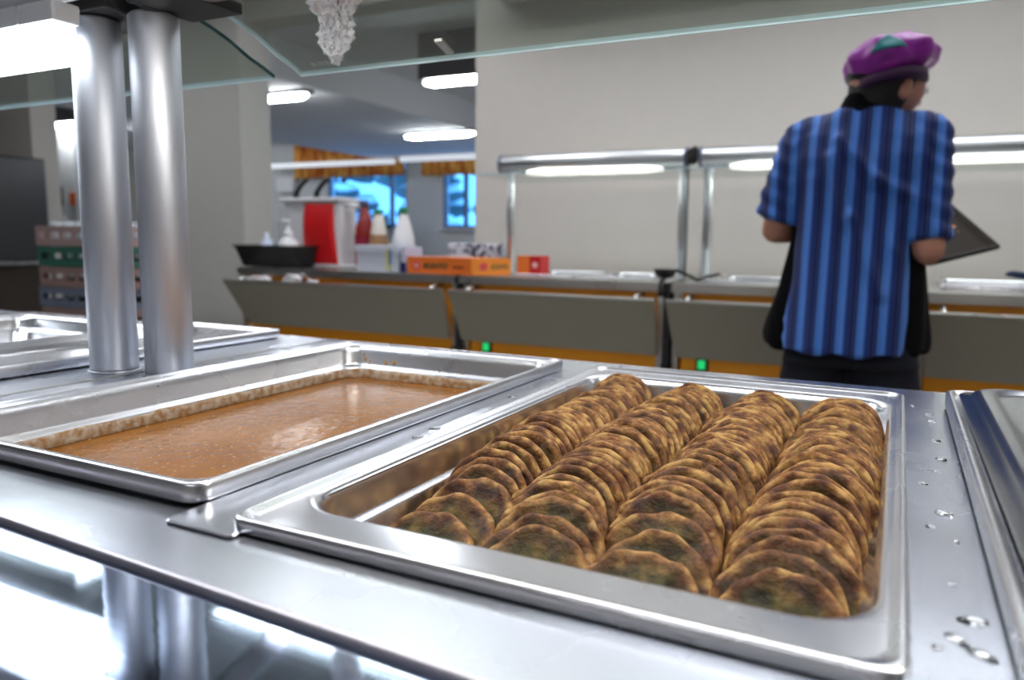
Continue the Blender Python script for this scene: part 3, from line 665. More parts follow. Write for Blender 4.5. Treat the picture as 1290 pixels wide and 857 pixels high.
for j in range(nv):
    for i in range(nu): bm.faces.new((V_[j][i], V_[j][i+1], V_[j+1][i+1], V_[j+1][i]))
fixn(bm); fm = link('thin_sheet', bm, simple('milky thin sheet', (.85, .92, 1.0), .25, noise_amt=.1, scale=60))
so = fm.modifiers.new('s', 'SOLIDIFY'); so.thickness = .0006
tag(fm, 'crumpled milky thin sheet clinging under the curved glass guard', 'thin sheet')

# ------------------------------------------------------------------ back counter
def back_unit(x0, x1, lab, switch_x, first_=False):
    u_ = empty('heated_counter_unit', lab, 'counter', ((x0+x1)/2, 3.1, 0), 'orange-fronted counter units along the back wall')
    bm = bmesh.new(); wells = []
    grid_plate(bm, x0, x1, 2.75, 3.55, H-.034, H-.001, WELLS.get((x0, x1), [])); fixn(bm); link('worktop', bm, M['edge'], u_, smooth=False)
    bm = bmesh.new(); box(bm, x0+.03, x1-.03, 2.80, 3.50, .10, H-.11, .003); box(bm, x0+.03, x1-.03, 2.80, 2.815, H-.11, H-.0345, .002); link('orange_body', bm, M['orange'], u_, smooth=False)
    for x in (x0+.004, x1-.026):
        for ya in (2.775, 3.50): boxobj('leg', (x, x+.022, ya, ya+.025, 0, H-.0345), M['gantry'], u_, bev=.002)
    # slanted front panel
    bm = bmesh.new(); 
    tx0, tx1, bx0, bx1 = x0+.006, x1-.006, x0+(.10 if first_ else .03), x1-.012
    prof = [(2.650, H-.062), (2.672, H-.056), (2.745, H-.262), (2.725, H-.268)]
    f_ = lambda t, a, b_: a+(b_-a)*t
    loft(bm, [[Vector((f_(1 if k > 1 else 0, tx0, bx0), y, z)) for k, (y, z) in enumerate(prof)], [Vector((f_(1 if k > 1 else 0, tx1, bx1), y, z)) for k, (y, z) in enumerate(prof)]]); fixn(bm)
    link('slanted_panel', bm, M['panel'], u_, smooth=False)
    bm = bmesh.new(); loft(bm, [[Vector((x, 2.648, H-.0625)), Vector((x, 2.673, H-.0555)), Vector((x, 2.672, H-.053)), Vector((x, 2.648, H-.058))] for x in (tx0-.001, tx1+.001)]); fixn(bm); link('panel_trim', bm, M['edge'], u_, smooth=False)
    for x in (x0+.07, x1-.09):
        bm = bmesh.new(); path(bm, [(x, 2.80, H-.05), (x, 2.74, H-.048), (x, 2.70, H-.058), (x, 2.688, H-.10), (x, 2.72, H-.16)], .008, 8); link('panel_bracket', bm, M['edge'], u_)
    if switch_x is not None:
        s_ = boxobj('switch_plate', (switch_x-.022, switch_x+.022, 2.790, 2.80, H-.325, H-.272), M['black'], u_, bev=.002)
        boxobj('switch_rocker', (switch_x-.013, switch_x+.013, 2.784, 2.790, H-.315, H-.282), M['switch'], s_, bev=.002)
    return u_
U1, U2, U3, U4 = (-2.90, -1.655), (-1.635, -.765), (-.735, .045), (.065, 1.0)
W2 = [(-1.50, -1.21, 2.92, 3.42), (-1.16, -.87, 2.92, 3.42)]; W3 = [(-.66, -.38, 2.92, 3.42), (-.30, -.02, 2.92, 3.42)]; W4 = [(.15, .44, 2.92, 3.42)]
WELLS = {U2: W2, U3: W3, U4: W4}
back_unit(*U1, 'orange and steel back counter unit under the drink dispenser and bottles', None, True)
back_unit(*U2, 'orange and steel back counter unit between the boxes and the black ladle', -1.525)
back_unit(*U3, 'orange and steel back counter unit directly before the person', -.622)
back_unit(*U4, 'orange and steel back counter unit at the right edge, past the person', None)
for k, ((a, b_, c, d), l) in enumerate(zip(W2+W3+W4, ('shallow steel pan in the back counter just right of the boxes', 'shallow steel pan in the back counter left of the black ladle', 'shallow steel pan in the back counter right of the black ladle', 'shallow steel pan in the back counter in front of the person', 'shallow steel pan in the back counter below the held tray'))):
    pan('food_pan', l, (a-.02, b_+.02, c-.02, d+.02), H+(.008 if k < 4 else .022), .05, 'pans sunk in the back counter', ix=.014, iy=.018, lip=.008 if k < 4 else .022)
# dark joints between units
for x, l in ((-1.645, 'black filler post between the bottle unit and the middle unit'), (-.750, 'black filler post below the black ladle'), (.055, 'black filler post behind the person')):
    bm = bmesh.new(); box(bm, x-.0085, x+.0085, 2.71, 2.86, 0, H-.30, .001); box(bm, x-.0085, x+.0085, 2.752, 2.86, H-.30, H-.002, .001); tag(link('filler_post', bm, M['rubber'], smooth=False), l, 'filler', 'filler posts between counter units')

# back gantries
def back_gantry(x0, x1, lab, posts, lamps):
    g_ = empty('lamp_gantry', lab, 'gantry', ((x0+x1)/2, 3.1, H), 'lamp gantries on the back counter')
    yc, zc, r = 3.1, H+.483, .039
    bm = bmesh.new(); tube(bm, (x0+.01, yc, zc), (x1-.01, yc, zc), r, 28); link('gantry_tube', bm, M['gantry'], g_)
    for a, b_ in ((x0, x0+.014), (x1-.014, x1)):
        bm = bmesh.new(); tube(bm, (a, yc, zc), (b_, yc, zc), r+.003, 28); link('end_cap', bm, M['dusty'], g_)
    for x in posts:
        bm = bmesh.new(); tube(bm, (x, yc, H), (x, yc, zc-r+.006), .0185, 20); link('post', bm, M['gantry'], g_)
    bm = bmesh.new(); box(bm, x0-.02, x1+.02, 2.86, 3.34, zc-.066, zc-.060, .001); link('glass_shelf', bm, M['paneback'], g_, smooth=False)
    bm = bmesh.new(); box(bm, x0-.02, x1+.02, 2.857, 2.86, zc-.066, zc-.060, .001); link('glass_edge', bm, M['glass_edge'], g_, smooth=False)
    for a, b_ in lamps:
        bm = bmesh.new(); rs = []
        for k in range(11):
            t = k/10; q_ = .2+.8*min(1, 9*min(t, 1-t)); rs.append([Vector((a+(b_-a)*t, yc+.028*q_*math.cos(2*PI*q/12), zc-.046+.009*q_*math.sin(2*PI*q/12))) for q in range(12)])
        loft(bm, rs); fixn(bm); link('lamp_tube', bm, M['lamp_back'], g_)
    return g_
back_gantry(-1.625, -.778, 'shorter lamp gantry on two posts above the middle back counter unit', (-1.572, -.795), [(-1.50, -.88)])
gr = back_gantry(-.735, 1.0, 'longer lamp gantry behind the person, starting right of the black clip', (-.695, .95), [(-.62, -.1), (.03, .62)])
# black cable clip at the joint
cc = empty('cable_clip', 'black clip and hanging cable joining the two back gantries', 'clip', (-.756, 3.1, H+.49))
bm = bmesh.new()
for k in range(7):
    p = Vector((-.757+rnd.uniform(-.014, .014), 3.066+rnd.uniform(-.006, .004), H+.50+rnd.uniform(-.035, .035)))
    r = bmesh.ops.create_icosphere(bm, subdivisions=2, radius=.016)
    for v in r['verts']: v.co = v.co*(1+.3*noise.noise(v.co*60+p))+p
link('clip_body', bm, M['black'], cc)
bm = bmesh.new(); path(bm, [(-.757, 3.066, H+.50), (-.775, 3.065, H+.46), (-.772, 3.07, H+.40), (-.770, 3.072, H+.2), (-.768, 3.072, H+.005)], .004, 8); link('cable', bm, M['black'], cc)

# black ladle hanging at the joint
lz = empty('ladle', 'black ladle resting over the joint of the back counter', 'ladle', (-.755, 2.86, H))
bm = bmesh.new(); 
pf = [(.0, .0), (.022, .003), (.036, .014), (.042, .032), (.042, .036), (.039, .036), (.034, .016), (.020, .006), (0, .004)]
loft(bm, [[Vector((-.775+max(r, .0005)*math.cos(2*PI*i/24), 2.80+max(r, .0005)*math.sin(2*PI*i/24), H+.012+z)) for i in range(24)] for r, z in pf]); fixn(bm); link('bowl', bm, M['black'], lz)
bm = bmesh.new(); path(bm, [(-.735, 2.80, H+.046), (-.70, 2.82, H+.03), (-.665, 2.85, H+.008), (-.64, 2.88, H+.020), (-.60, 2.92, H+.03)], [.007, .006, .007, .006, .006], 8); link('handle', bm, M['black'], lz)
bm = bmesh.new(); path(bm, [(-.775, 2.795, H+.014), (-.772, 2.742, H+.006), (-.770, 2.738, H-.03), (-.768, 2.738, H-.05)], [.010, .008, .012, .013], 8); link('hanging_hook', bm, M['black'], lz)

# utensil handle at right edge
bm = bmesh.new(); path(bm, [(.31, 2.92, H+.058), (.325, 2.925, H+.060), (.36, 2.94, H+.054), (.44, 2.99, H+.035), (.50, 3.03, H+.012)], [.006, .011, .013, .012, .010], 12)
tg = tag(link('serving_spoon', bm, simple('dark blue handle', (.012, .025, .08), .3)), 'dark blue utensil handle sticking out of the pan at the right edge', 'utensil')
bm = bmesh.new(); lathe(bm, [(.002, 0), (.02, .002), (.03, .010), (.031, .012), (.018, .005), (.002, .003)], (.52, 3.05, H+.004), 16); link('spoon_bowl', bm, M['pan'], tg)

# ------------------------------------------------------------------ things on the back counter
T = H-.0005
# black tub
bm = bmesh.new(); tx, ty = -2.80, 2.93
loft(bm, [rrect(tx-w_, tx+w_, ty-d_, ty+d_, .03, T+z) for w_, d_, z in ((.175, .075, .001), (.180, .08, .006), (.212, .10, .098), (.222, .106, .100), (.224, .108, .108), (.216, .101, .108), (.208, .094, .098), (.178, .078, .012), (.16, .07, .009))]); fixn(bm)
tag(link('tub', bm, M['black']), 'black rectangular plastic tub at the left end of the back counter', 'tub')
def pump_bottle(x, y, z, s, lab):
    t = empty('pump_bottle', lab, 'bottle', (x, y, z))
    bm = bmesh.new(); lathe(bm, [(.036*s, 0), (.040*s, .004*s), (.041*s, .07*s), (.038*s, .088*s), (.022*s, .104*s), (.014*s, .108*s), (.014*s, .118*s)], (x, y, z)); link('body', bm, M['white'], t)
    bm = bmesh.new(); lathe(bm, [(.016*s, .112*s), (.017*s, .116*s), (.016*s, .132*s), (.006*s, .134*s), (.006*s, .160*s), (.010*s, .162*s), (.010*s, .172*s), (.003*s, .174*s)], (x, y, z)); path(bm, [(x, y, z+.168*s), (x-.03*s, y-.004, z+.170*s), (x-.040*s, y-.005, z+.160*s)], [.006*s, .005*s, .004*s], 8); link('pump', bm, M['white'], t)
pump_bottle(-2.74, 2.94, T+.0085, 1.30, 'white pump bottle standing in the black tub')
bm = bmesh.new(); lathe(bm, [(.030, 0), (.032, .003), (.032, .10), (.026, .118), (.012, .135), (.011, .16), (.003, .163)], (-2.885, 2.94, T+.0085)); tag(link('squeeze_bottle', bm, simple('pale blue plastic', (.6, .68, .85), .3)), 'small pale squeeze bottle in the black tub, left of the pump bottle', 'bottle')
# drink dispenser
dd = empty('drink_dispenser', 'white two-tank drink dispenser with red front panel and black levers', 'dispenser', (-2.62, 3.07, T))
bm = bmesh.new(); box(bm, -2.815, -2.690, 3.0, 3.13, T+.015, T+.325, .010); link('tank', bm, M['offwhite'], dd)
bm = bmesh.new(); box(bm, -2.685, -2.462, 3.0, 3.13, T+.015, T+.325, .010); link('tank', bm, M['offwhite'], dd)
bm = bmesh.new(); box(bm, -2.84, -2.688, 2.985, 3.145, T+.325, T+.345, .006); box(bm, -2.686, -2.45, 2.985, 3.145, T+.325, T+.345, .006); link('lid', bm, M['white'], dd)
bm = bmesh.new(); rs = []
for k in range(13):
    t = k/12; z = T+.02+.295*t; bul = .018*(2*t-1)**2-.018; xr = -2.498+.022*(1-t)**1.5-.004*math.sin(t*PI)
    rs.append([Vector((-2.678, 2.999, z)), Vector((-2.672, 2.990+bul, z)), Vector((xr-.006, 2.990+bul, z)), Vector((xr, 2.999, z))])
loft(bm, rs); fixn(bm); link('red_panel', bm, M['red'], dd, smooth=False)
for x in (-2.79, -2.655):
    bm = bmesh.new(); path(bm, [(x, 3.06, T+.345), (x, 3.06, T+.372), (x+.028, 3.055, T+.402), (x+.075, 3.04, T+.430), (x+.10, 3.03, T+.436)], [.018, .015, .013, .012, .009], 10); link('lever', bm, M['black'], dd)
bm = bmesh.new(); box(bm, -2.84, -2.30, 2.98, 3.16, T+.006, T+.015, .003); link('base_tray', bm, M['white'], dd, smooth=False)
for x in (-2.80, -2.57, -2.35):
    for ya in (3.0, 3.11): boxobj('foot', (x-.02, x+.02, ya, ya+.03, T+.0002, T+.006), M['black'], dd, bev=.001)
bm = bmesh.new(); path(bm, [(-2.462, 3.05, T+.305), (-2.42, 3.05, T+.310), (-2.375, 3.05, T+.300)], [.013, .012, .010], 10); link('spout', bm, M['white'], dd)
# bottles
def bottle(name, x, y, prof, mats, mis, lab, sc2=1., label_part=None):
    bm = bmesh.new(); lathe(bm, [(r*sc2, z*sc2) for r, z in prof], (x, y, T+.0152 if x < -2.28 else T+.0005), 28, mis=mis); return tag(link(name, bm, mats), lab, 'bottle')
def bottle_thing(x, y, z, body, bodymat, cap, capmat, lab, lbl=None, lblmat=None):
    t = empty('bottle', lab, 'bottle', (x, y, z))
    bm = bmesh.new(); lathe(bm, body, (x, y, z)); fixn(bm); link('body', bm, bodymat, t)
    bm = bmesh.new(); lathe(bm, cap, (x, y, z)); fixn(bm); link('cap', bm, capmat, t)
    if lbl: bm = bmesh.new(); loft(bm, [ring((x, y, z+zz), r, 28) for r, zz in lbl], False, False); fixn(bm); link('label', bm, lblmat, t)
ket = simple('dark red ketchup', (.28, .02, .02), .25); mag = simple('magenta label', (.30, .01, .05), .4)
bottle_thing(-2.350, 3.05, T+.0152, [(.046, 0), (.050, .006), (.050, .14), (.044, .185), (.030, .235), (.020, .262), (.018, .29)], ket, [(.021, .284), (.022, .288), (.021, .312), (.016, .315)], simple('dark cap', (.06, .05, .09), .4), 'dark red sauce bottle beside the drink dispenser', [(.0508, .02), (.0508, .135)], mag)
bottle_thing(-2.243, 3.02, T+.0005, [(.036, 0), (.040, .005), (.043, .13), (.042, .16), (.032, .215), (.020, .262), (.017, .268)], simple('cream plastic', (.80, .74, .66), .35), [(.020, .262), (.024, .264), (.024, .282), (.020, .285)], M['green'], 'cream bottle with green cap and brown label beside the red bottle', [(.0435, .03), (.0445, .13), (.0425, .165)], simple('brown label', (.45, .24, .12), .5))
bottle_thing(-2.085, 3.00, T+.0005, [(.046, 0), (.050, .005), (.050, .15), (.044, .175), (.030, .225), (.018, .262), (.016, .27)], M['white'], [(.019, .262), (.022, .265), (.022, .29), (.018, .294)], M['green'], 'white plastic bottle with green cap behind the white carton', [(.0508, .06), (.0508, .12)], simple('pale label', (.62, .66, .70), .5))
# white carton with yellow and blue print
wb = empty('carton', 'white carton with a yellow and blue stripe print', 'box', (-2.115, 2.86, T))
bm = bmesh.new(); box(bm, -2.205, -1.975, 2.80, 2.93, T, T+.100, .003); link('carton_body', bm, simple('white card', (.62, .66, .76), .6), wb, smooth=False)
bm = bmesh.new(); box(bm, -2.21, -1.97, 2.795, 2.935, T+.085, T+.118, .004); link('carton_lid', bm, simple('white card lid', (.66, .70, .80), .6), wb, smooth=False)
bm = bmesh.new(); 
for k in range(8): box(bm, -2.036+.002*math.sin(k), -2.026+.002*math.sin(k)+(.012 if k == 0 else 0), 2.7925, 2.7945, T+.012+k*.0115, T+.0235+k*.0115)
link('yellow_print', bm, simple('yellow ink', (.75, .68, .12), .6), wb, smooth=False)
bm = bmesh.new(); box(bm, -2.020, -2.011, 2.7925, 2.7945, T+.035, T+.10); link('blue_print', bm, simple('blue ink', (.08, .22, .55), .6), wb, smooth=False)
bm = bmesh.new(); box(bm, -1.962, -1.935, 2.80, 2.93, T, T+.112, .003); pk = tag(link('packet', bm, simple('pale lilac card', (.62, .62, .78), .5), smooth=False), 'thin pale packet with navy foot wedged beside the orange box', 'packet')
bm = bmesh.new(); box(bm, -1.963, -1.934, 2.7975, 2.7995, T+.001, T+.045); link('navy_band', bm, simple('navy ink', (.01, .015, .12), .5), pk, smooth=False)
# patterned napkin packs behind
for k, (x, l) in enumerate(((-1.845, 'grey and white patterned packet behind the left end of the orange box'), (-1.70, 'grey and white patterned packet behind the right end of the orange box'))):
    m2, nt2, b2 = newmat('patterned film'); tcx = nt2.nodes.new('ShaderNodeTexCoord'); nn2 = nt2.nodes.new('ShaderNodeTexNoise'); nn2.inputs['Scale'].default_value = 26+5*k; nt2.links.new(tcx.outputs['Object'], nn2.inputs['Vector'])
    rp2 = nt2.nodes.new('ShaderNodeValToRGB'); rp2.color_ramp.elements[0].position = .45; rp2.color_ramp.elements[0].color = (.07, .07, .12, 1); rp2.color_ramp.elements[1].position = .55; rp2.color_ramp.elements[1].color = (.6, .6, .68, 1); nt2.links.new(nn2.outputs['Fac'], rp2.inputs[0]); nt2.links.new(rp2.outputs[0], b2.inputs['Base Color'])
    bm = bmesh.new(); box(bm, x-.062, x+.062, 3.10, 3.22, T, T+.130, .014); tag(link('packet', bm, m2), l, 'packet')
# orange boxes with lettering
def txt(body, loc, size, mat, parent, rot=(PI/2, 0, 0), shear=0., off=0.0006, sx_=1.):
    c = bpy.data.curves.new('printed_lettering', 'FONT'); c.body = body; c.size = size; c.extrude = .0003; c.offset = off; c.shear = shear; c.materials.append(mat)
    o = bpy.data.objects.new('printed_lettering', c); C.objects.link(o); o.parent = parent; o.location = loc; o.rotation_euler = rot; o.scale = (sx_, 1, 1)
    o.matrix_parent_inverse = Matrix.Translation(parent.location).inverted(); return o
inkg = simple('dark green ink', (.02, .09, .05), .5); redink = simple('rosy red ink', (.75, .08, .10), .5)
orc = simple('orange card', (.90, .19, .02), .5); orc2 = simple('light orange card', (.95, .30, .03), .5)
def disc(name, c, r, mat, parent, axis=(0, 1, 0)):
    bm = bmesh.new(); tube(bm, Vector(c), Vector(c)+Vector(axis)*.001, r, 24); return link(name, bm, mat, parent, smooth=False)
kb = empty('snack_box', 'orange box with dark green lettering, left of the gantry post', 'box', (-1.75, 2.87, T))
bm = bmesh.new()
A_, B_, D_ = Vector((-1.928, 2.800, 0)), Vector((-1.592, 2.775, 0)), Vector((-1.47, 2.905, 0)); E_ = A_+(D_-B_)
for k in range(1): loft(bm, [[p+Vector((0, 0, T+z)) for p in (A_, B_, D_, E_)] for z in (.0005, .072)])
fixn(bm); link('box_body', bm, orc, kb, smooth=False)
fd = (B_-A_).normalized(); ang = math.atan2(fd.y, fd.x); nrm = Vector((fd.y, -fd.x, 0))
at_ = lambda s_, z: tuple(A_+fd*s_+nrm*.0012+Vector((0, 0, T+z)))
txt('KUNTO', at_(.088, .024), .030, inkg, kb, (PI/2, 0, ang), .25, .0012, 1.18)
bm = bmesh.new(); p_ = Vector(at_(.052, .034)); tube(bm, p_, p_+nrm*.0008, .020, 24); rd = link('round_mark', bm, redink, kb, smooth=False)
bm = bmesh.new(); p_ = Vector(at_(.052, .034))+nrm*.001; tube(bm, p_, p_+nrm*.0006, .009, 16); link('mark_centre', bm, simple('pink ink', (.9, .5, .45), .5), rd, smooth=False)
bm = bmesh.new(); loft(bm, [[A_+fd*s_+nrm*q+Vector((0, 0, T+z)) for s_, q in ((.245, .0004), (.30, .0004), (.30, .0012), (.245, .0012))] for z in (.026, .036)]); fixn(bm); link('small_print', bm, simple('brown ink', (.35, .06, .02), .5), kb, smooth=False)
sd = (D_-B_).normalized(); ang2 = math.atan2(sd.y, sd.x); n2 = Vector((sd.y, -sd.x, 0)); at2 = lambda s_, z: tuple(B_+sd*s_+n2*.0012+Vector((0, 0, T+z)))
bm = bmesh.new(); loft(bm, [[B_+sd*s_+n2*q+Vector((0, 0, T+z)) for s_, q in ((.001, .0002), (.177, .0002), (.177, .0008), (.001, .0008))] for z in (.002, .0715)]); fixn(bm); link('side_panel', bm, orc2, kb, smooth=False)
bm = bmesh.new(); p_ = Vector(at2(.055, .036)); tube(bm, p_, p_+n2*.0008, .018, 24); link('round_mark', bm, redink, kb, smooth=False)
txt('KUNTO', at2(.088, .026), .026, inkg, kb, (PI/2, 0, ang2), .25, .001, .8)
kb2 = empty('snack_box', 'smaller orange box with red end, right of the gantry post', 'box', (-1.40, 2.9, T))
bm = bmesh.new(); box(bm, -1.455, -1.395, 2.93, 3.02, T+.0005, T+.082, .001); link('box_body', bm, orc, kb2, smooth=False)
bm = bmesh.new(); box(bm, -1.3955, -1.345, 2.929, 3.021, T+.0005, T+.083, .001); re = link('red_end', bm, M['red'], kb2, smooth=False)
bm = bmesh.new(); tube(bm, (-1.370, 2.9285, T+.045), (-1.370, 2.9275, T+.045), .012, 16); link('round_mark', bm, simple('pale pink ink', (.9, .6, .6), .5), re, smooth=False)

# crumpled white bags behind the first slanted panel
for k, (x, z, s, l) in enumerate(((-2.76, .060, .045, 'leftmost'), (-2.70, .062, .052, 'second from the left'), (-2.52, .050, .056, 'largest'), (-2.40, .064, .042, 'rightmost'))):
    bm = bmesh.new(); r = bmesh.ops.create_icosphere(bm, subdivisions=4, radius=1)
    for v in r['verts']:
        q = v.co.copy(); d = 1+.35*noise.fractal(q*1.6+Vector((k*7, 0, 0)), 1, 2, 4); v.co = Vector((q.x*s*1.0*d, q.y*s*.33*d, q.z*s*.60*d))+Vector((x+k*0, 2.724, H-z-.006))
    tag(link('plastic_bag', bm, simple('white film bag', (.72, .68, .70), .35)), 'crumpled white plastic bag behind the slanted panel, %s of the four' % l, 'plastic bag', 'crumpled bags tucked behind the slanted panel')

# ------------------------------------------------------------------ dining room furniture seen through the doorway
def plant(x, y, z, s, col, lab, n=40):
    t = empty('potted_plant', lab, 'plant', (x, y, z))
    bm = bmesh.new(); lathe(bm, [(.06*s, 0), (.085*s, .14*s), (.09*s, .15*s), (.08*s, .15*s), (.075*s, .13*s)], (x, y, z), 20); link('pot', bm, simple('clay pot', (.30, .16, .10), .7), t)
    bm = bmesh.new(); rn = random.Random(int(s*100))
    for k in range(n):
        a = rn.uniform(0, 2*PI); el_ = rn.uniform(.25, 1.4); L = rn.uniform(.2, .42)*s
        d = Vector((math.cos(a)*math.cos(el_), math.sin(a)*math.cos(el_), math.sin(el_))); p0 = Vector((x, y, z+.13*s)); sd_ = d.cross(Vector((0, 0, 1))).normalized()
        pr = None
        row = []
        for q in range(6):
            f = q/5; wd = .045*s*math.sin(PI*min(.97, .12+f*.86)); c_ = p0+d*L*f+Vector((0, 0, -.22*L*f*f))
            row.append([bm.verts.new(c_-sd_*wd), bm.verts.new(c_+Vector((0, 0, .01*s))), bm.verts.new(c_+sd_*wd)])
        for q in range(5):
            for h_ in (0, 1): bm.faces.new((row[q][h_], row[q][h_+1], row[q+1][h_+1], row[q+1][h_]))
    o = link('leaves', bm, simple('leaf green', col, .5), t); sm_ = o.modifiers.new('s', 'SOLIDIFY'); sm_.thickness = .003
plant(-8.50, 10.55, 1.0, 1.0, (.05, .28, .06), 'bright green potted plant on the dining sideboard left of the bottles')
plant(-7.78, 10.52, 1.0, 1.2, (.012, .05, .03), 'dark leafy potted plant on the dining sideboard between the bottles')
sb = empty('sideboard', 'white sideboard below the wide dining window', 'cabinet', (-8.2, 10.6, 0))
bm = bmesh.new(); box(bm, -9.2, -7.3, 10.36, 10.78, .08, .98, .006); link('body', bm, M['white'], sb, smooth=False)
bm = bmesh.new(); box(bm, -9.22, -7.28, 10.34, 10.80, .98, 1.0, .004); link('top', bm, M['white'], sb, smooth=False)
bm = bmesh.new(); box(bm, -9.1, -7.4, 10.40, 10.74, 0, .08); link('plinth', bm, M['rubber'], sb, smooth=False)
rd_ = empty('radiator', 'pale ribbed radiator on the far dining wall left of the windows', 'radiator', (-10.0, 10.9, .9))
bm = bmesh.new()
for k in range(12): box(bm, -10.45+k*.075, -10.39+k*.075, 10.86, 10.93, .95, 1.62, .01)
box(bm, -10.47, -9.56, 10.88, 10.91, .98, 1.02); box(bm, -10.47, -9.56, 10.88, 10.91, 1.55, 1.59); link('radiator_fins', bm, M['offwhite'], rd_, smooth=False)
bm = bmesh.new(); box(bm, -10.47, -10.43, 10.93, 10.998, 1.55, 1.6); box(bm, -9.6, -9.56, 10.93, 10.998, 1.55, 1.6); link('wall_bracket', bm, M['offwhite'], rd_, smooth=False)
mb = empty('wall_cabinet', 'small white wall box above the radiator in the dining room', 'cabinet', (-10.15, 10.9, 1.9))
bm = bmesh.new(); box(bm, -10.38, -9.98, 10.86, 11.0, 1.86, 2.12, .01); link('box_body', bm, M['white'], mb, smooth=False)
bm = bmesh.new(); box(bm, -10.36, -10.0, 10.852, 10.86, 1.88, 2.10, .003); link('box_door', bm, M['white'], mb, smooth=False)
lb = empty('side_table', 'grey table with a pale top in the dining room behind the tub', 'table', (-9.6, 9.6, 0))
bm = bmesh.new(); box(bm, -10.1, -8.9, 9.3, 9.9, .98, 1.01, .004); link('table_top', bm, M['white'], lb, smooth=False)
for sx2 in (-10.06, -8.98):
    for sy2 in (9.34, 9.82): boxobj('leg', (sx2, sx2+.04, sy2, sy2+.04, 0, .98), M['edge'], lb, bev=.002)

# ------------------------------------------------------------------ left background
ap = empty('dishwasher', 'large dark grey kitchen appliance at the left edge of the picture', 'appliance', (-6.4, 3.3, .85))
bm = bmesh.new(); box(bm, -7.2, -5.70, 3.05, 3.60, .852, 1.60, .02); link('body', bm, simple('dark grey enamel', (.07, .07, .075), .35, metal=.5), ap)
bm = bmesh.new(); path(bm, [(-7.05, 3.02, 1.10), (-5.95, 3.02, 1.14)], .012, 10); tube(bm, (-7.05, 3.02, 1.10), (-7.05, 3.06, 1.10), .010, 8); tube(bm, (-5.95, 3.02, 1.14), (-5.95, 3.06, 1.14), .010, 8); link('handle', bm, M['edge'], ap)
bm = bmesh.new(); tube(bm, (-5.81, 3.05, 1.37), (-5.81, 3.035, 1.37), .02, 16); link('latch', bm, M['edge'], ap)
bc = empty('base_cabinet', 'brown base cabinet with pale worktop under the dark appliance', 'cabinet', (-6.6, 3.3, 0))
bm = bmesh.new(); box(bm, -7.4, -5.82, 2.98, 3.62, .82, .85, .004); link('worktop', bm, M['edge'], bc, smooth=False)
bm = bmesh.new(); box(bm, -7.38, -5.84, 3.02, 3.62, .08, .82, .003); link('body', bm, simple('dark brown wood', (.035, .022, .014), .5), bc, smooth=False)
for k in range(4):
    d_ = boxobj('drawer', (-6.40, -5.88, 3.0, 3.02, .12+k*.17, .27+k*.17), simple('reddish wood', (.12, .045, .02), .5), bc, bev=.003)
    boxobj('handle', (-6.22, -6.06, 2.985, 3.0, .19+k*.17, .205+k*.17), M['edge'], d_, bev=.002)
for k in range(2): boxobj('door', (-7.34+k*.46, -6.90+k*.46, 3.0, 3.02, .12, .80), M['dusty'], bc, bev=.003)
bm = bmesh.new(); box(bm, -7.34, -5.88, 3.06, 3.58, 0, .08); link('plinth', bm, M['rubber'], bc, smooth=False)

# crates on a trolley
tr = empty('crate_trolley', 'low trolley carrying the stacked glass crates', 'trolley', (-3.54, 2.6, 0))
bm = bmesh.new(); box(bm, -4.00, -3.36, 2.42, 2.86, .44, .47, .005); link('deck', bm, M['edge'], tr, smooth=False)
for sx2 in (-3.98, -3.41):
    for sy2 in (2.44, 2.80):
        boxobj('leg', (sx2, sx2+.03, sy2, sy2+.03, .08, .44), M['edge'], tr, bev=.002)
        bm = bmesh.new(); tube(bm, (sx2, sy2+.015, .04), (sx2+.03, sy2+.015, .04), .04, 18); link('caster', bm, M['rubber'], tr)
cols = [('grey', (.18, .19, .23)), ('dusty pink', (.30, .20, .18)), ('blue grey', (.16, .19, .26)), ('dusty pink', (.32, .21, .19)), ('green', (.045, .16, .12)), ('pale pink', (.42, .30, .29))]
nmz = ['lowest', 'second from the bottom', 'third from the bottom', 'third from the top', 'second from the top', 'topmost']
for k, (cn, col_) in enumerate(cols):
    z0 = .4702+k*.104; zz = .100; dx = .008*math.sin(k*2.3)
    x0, x1, y0, y1 = -3.98+dx, -3.38+dx, 2.44, 2.84
    t = empty('glass_crate', '%s plastic glass crate, %s of its stack behind the posts' % (cn, nmz[k]), 'crate', ((x0+x1)/2, 2.64, z0), 'stacked glass crates behind the posts')
    mt = simple('crate plastic '+cn, col_, .5); bm = bmesh.new()
    box(bm, x0, x1, y0, y1, z0, z0+.008)
    for (a, b_, c, d) in ((x0, x1, y0, y0+.012), (x0, x1, y1-.012, y1), (x0, x0+.012, y0+.012, y1-.012), (x1-.012, x1, y0+.012, y1-.012)):
        box(bm, a, b_, c, d, z0+.008, z0+.036); box(bm, a, b_, c, d, z0+.068, z0+zz)
        nn = 7 if b_-a > .1 else 3
        for q in range(nn):
            if b_-a > .1: xx = a+(b_-a-.03)*q/(nn-1); box(bm, xx, xx+.03, c, d, z0+.036, z0+.068)
            else: yy = c+(d-c-.03)*q/(nn-1); box(bm, a, b_, yy, yy+.03, z0+.036, z0+.068)
    link('crate_body', bm, mt, t, smooth=False)
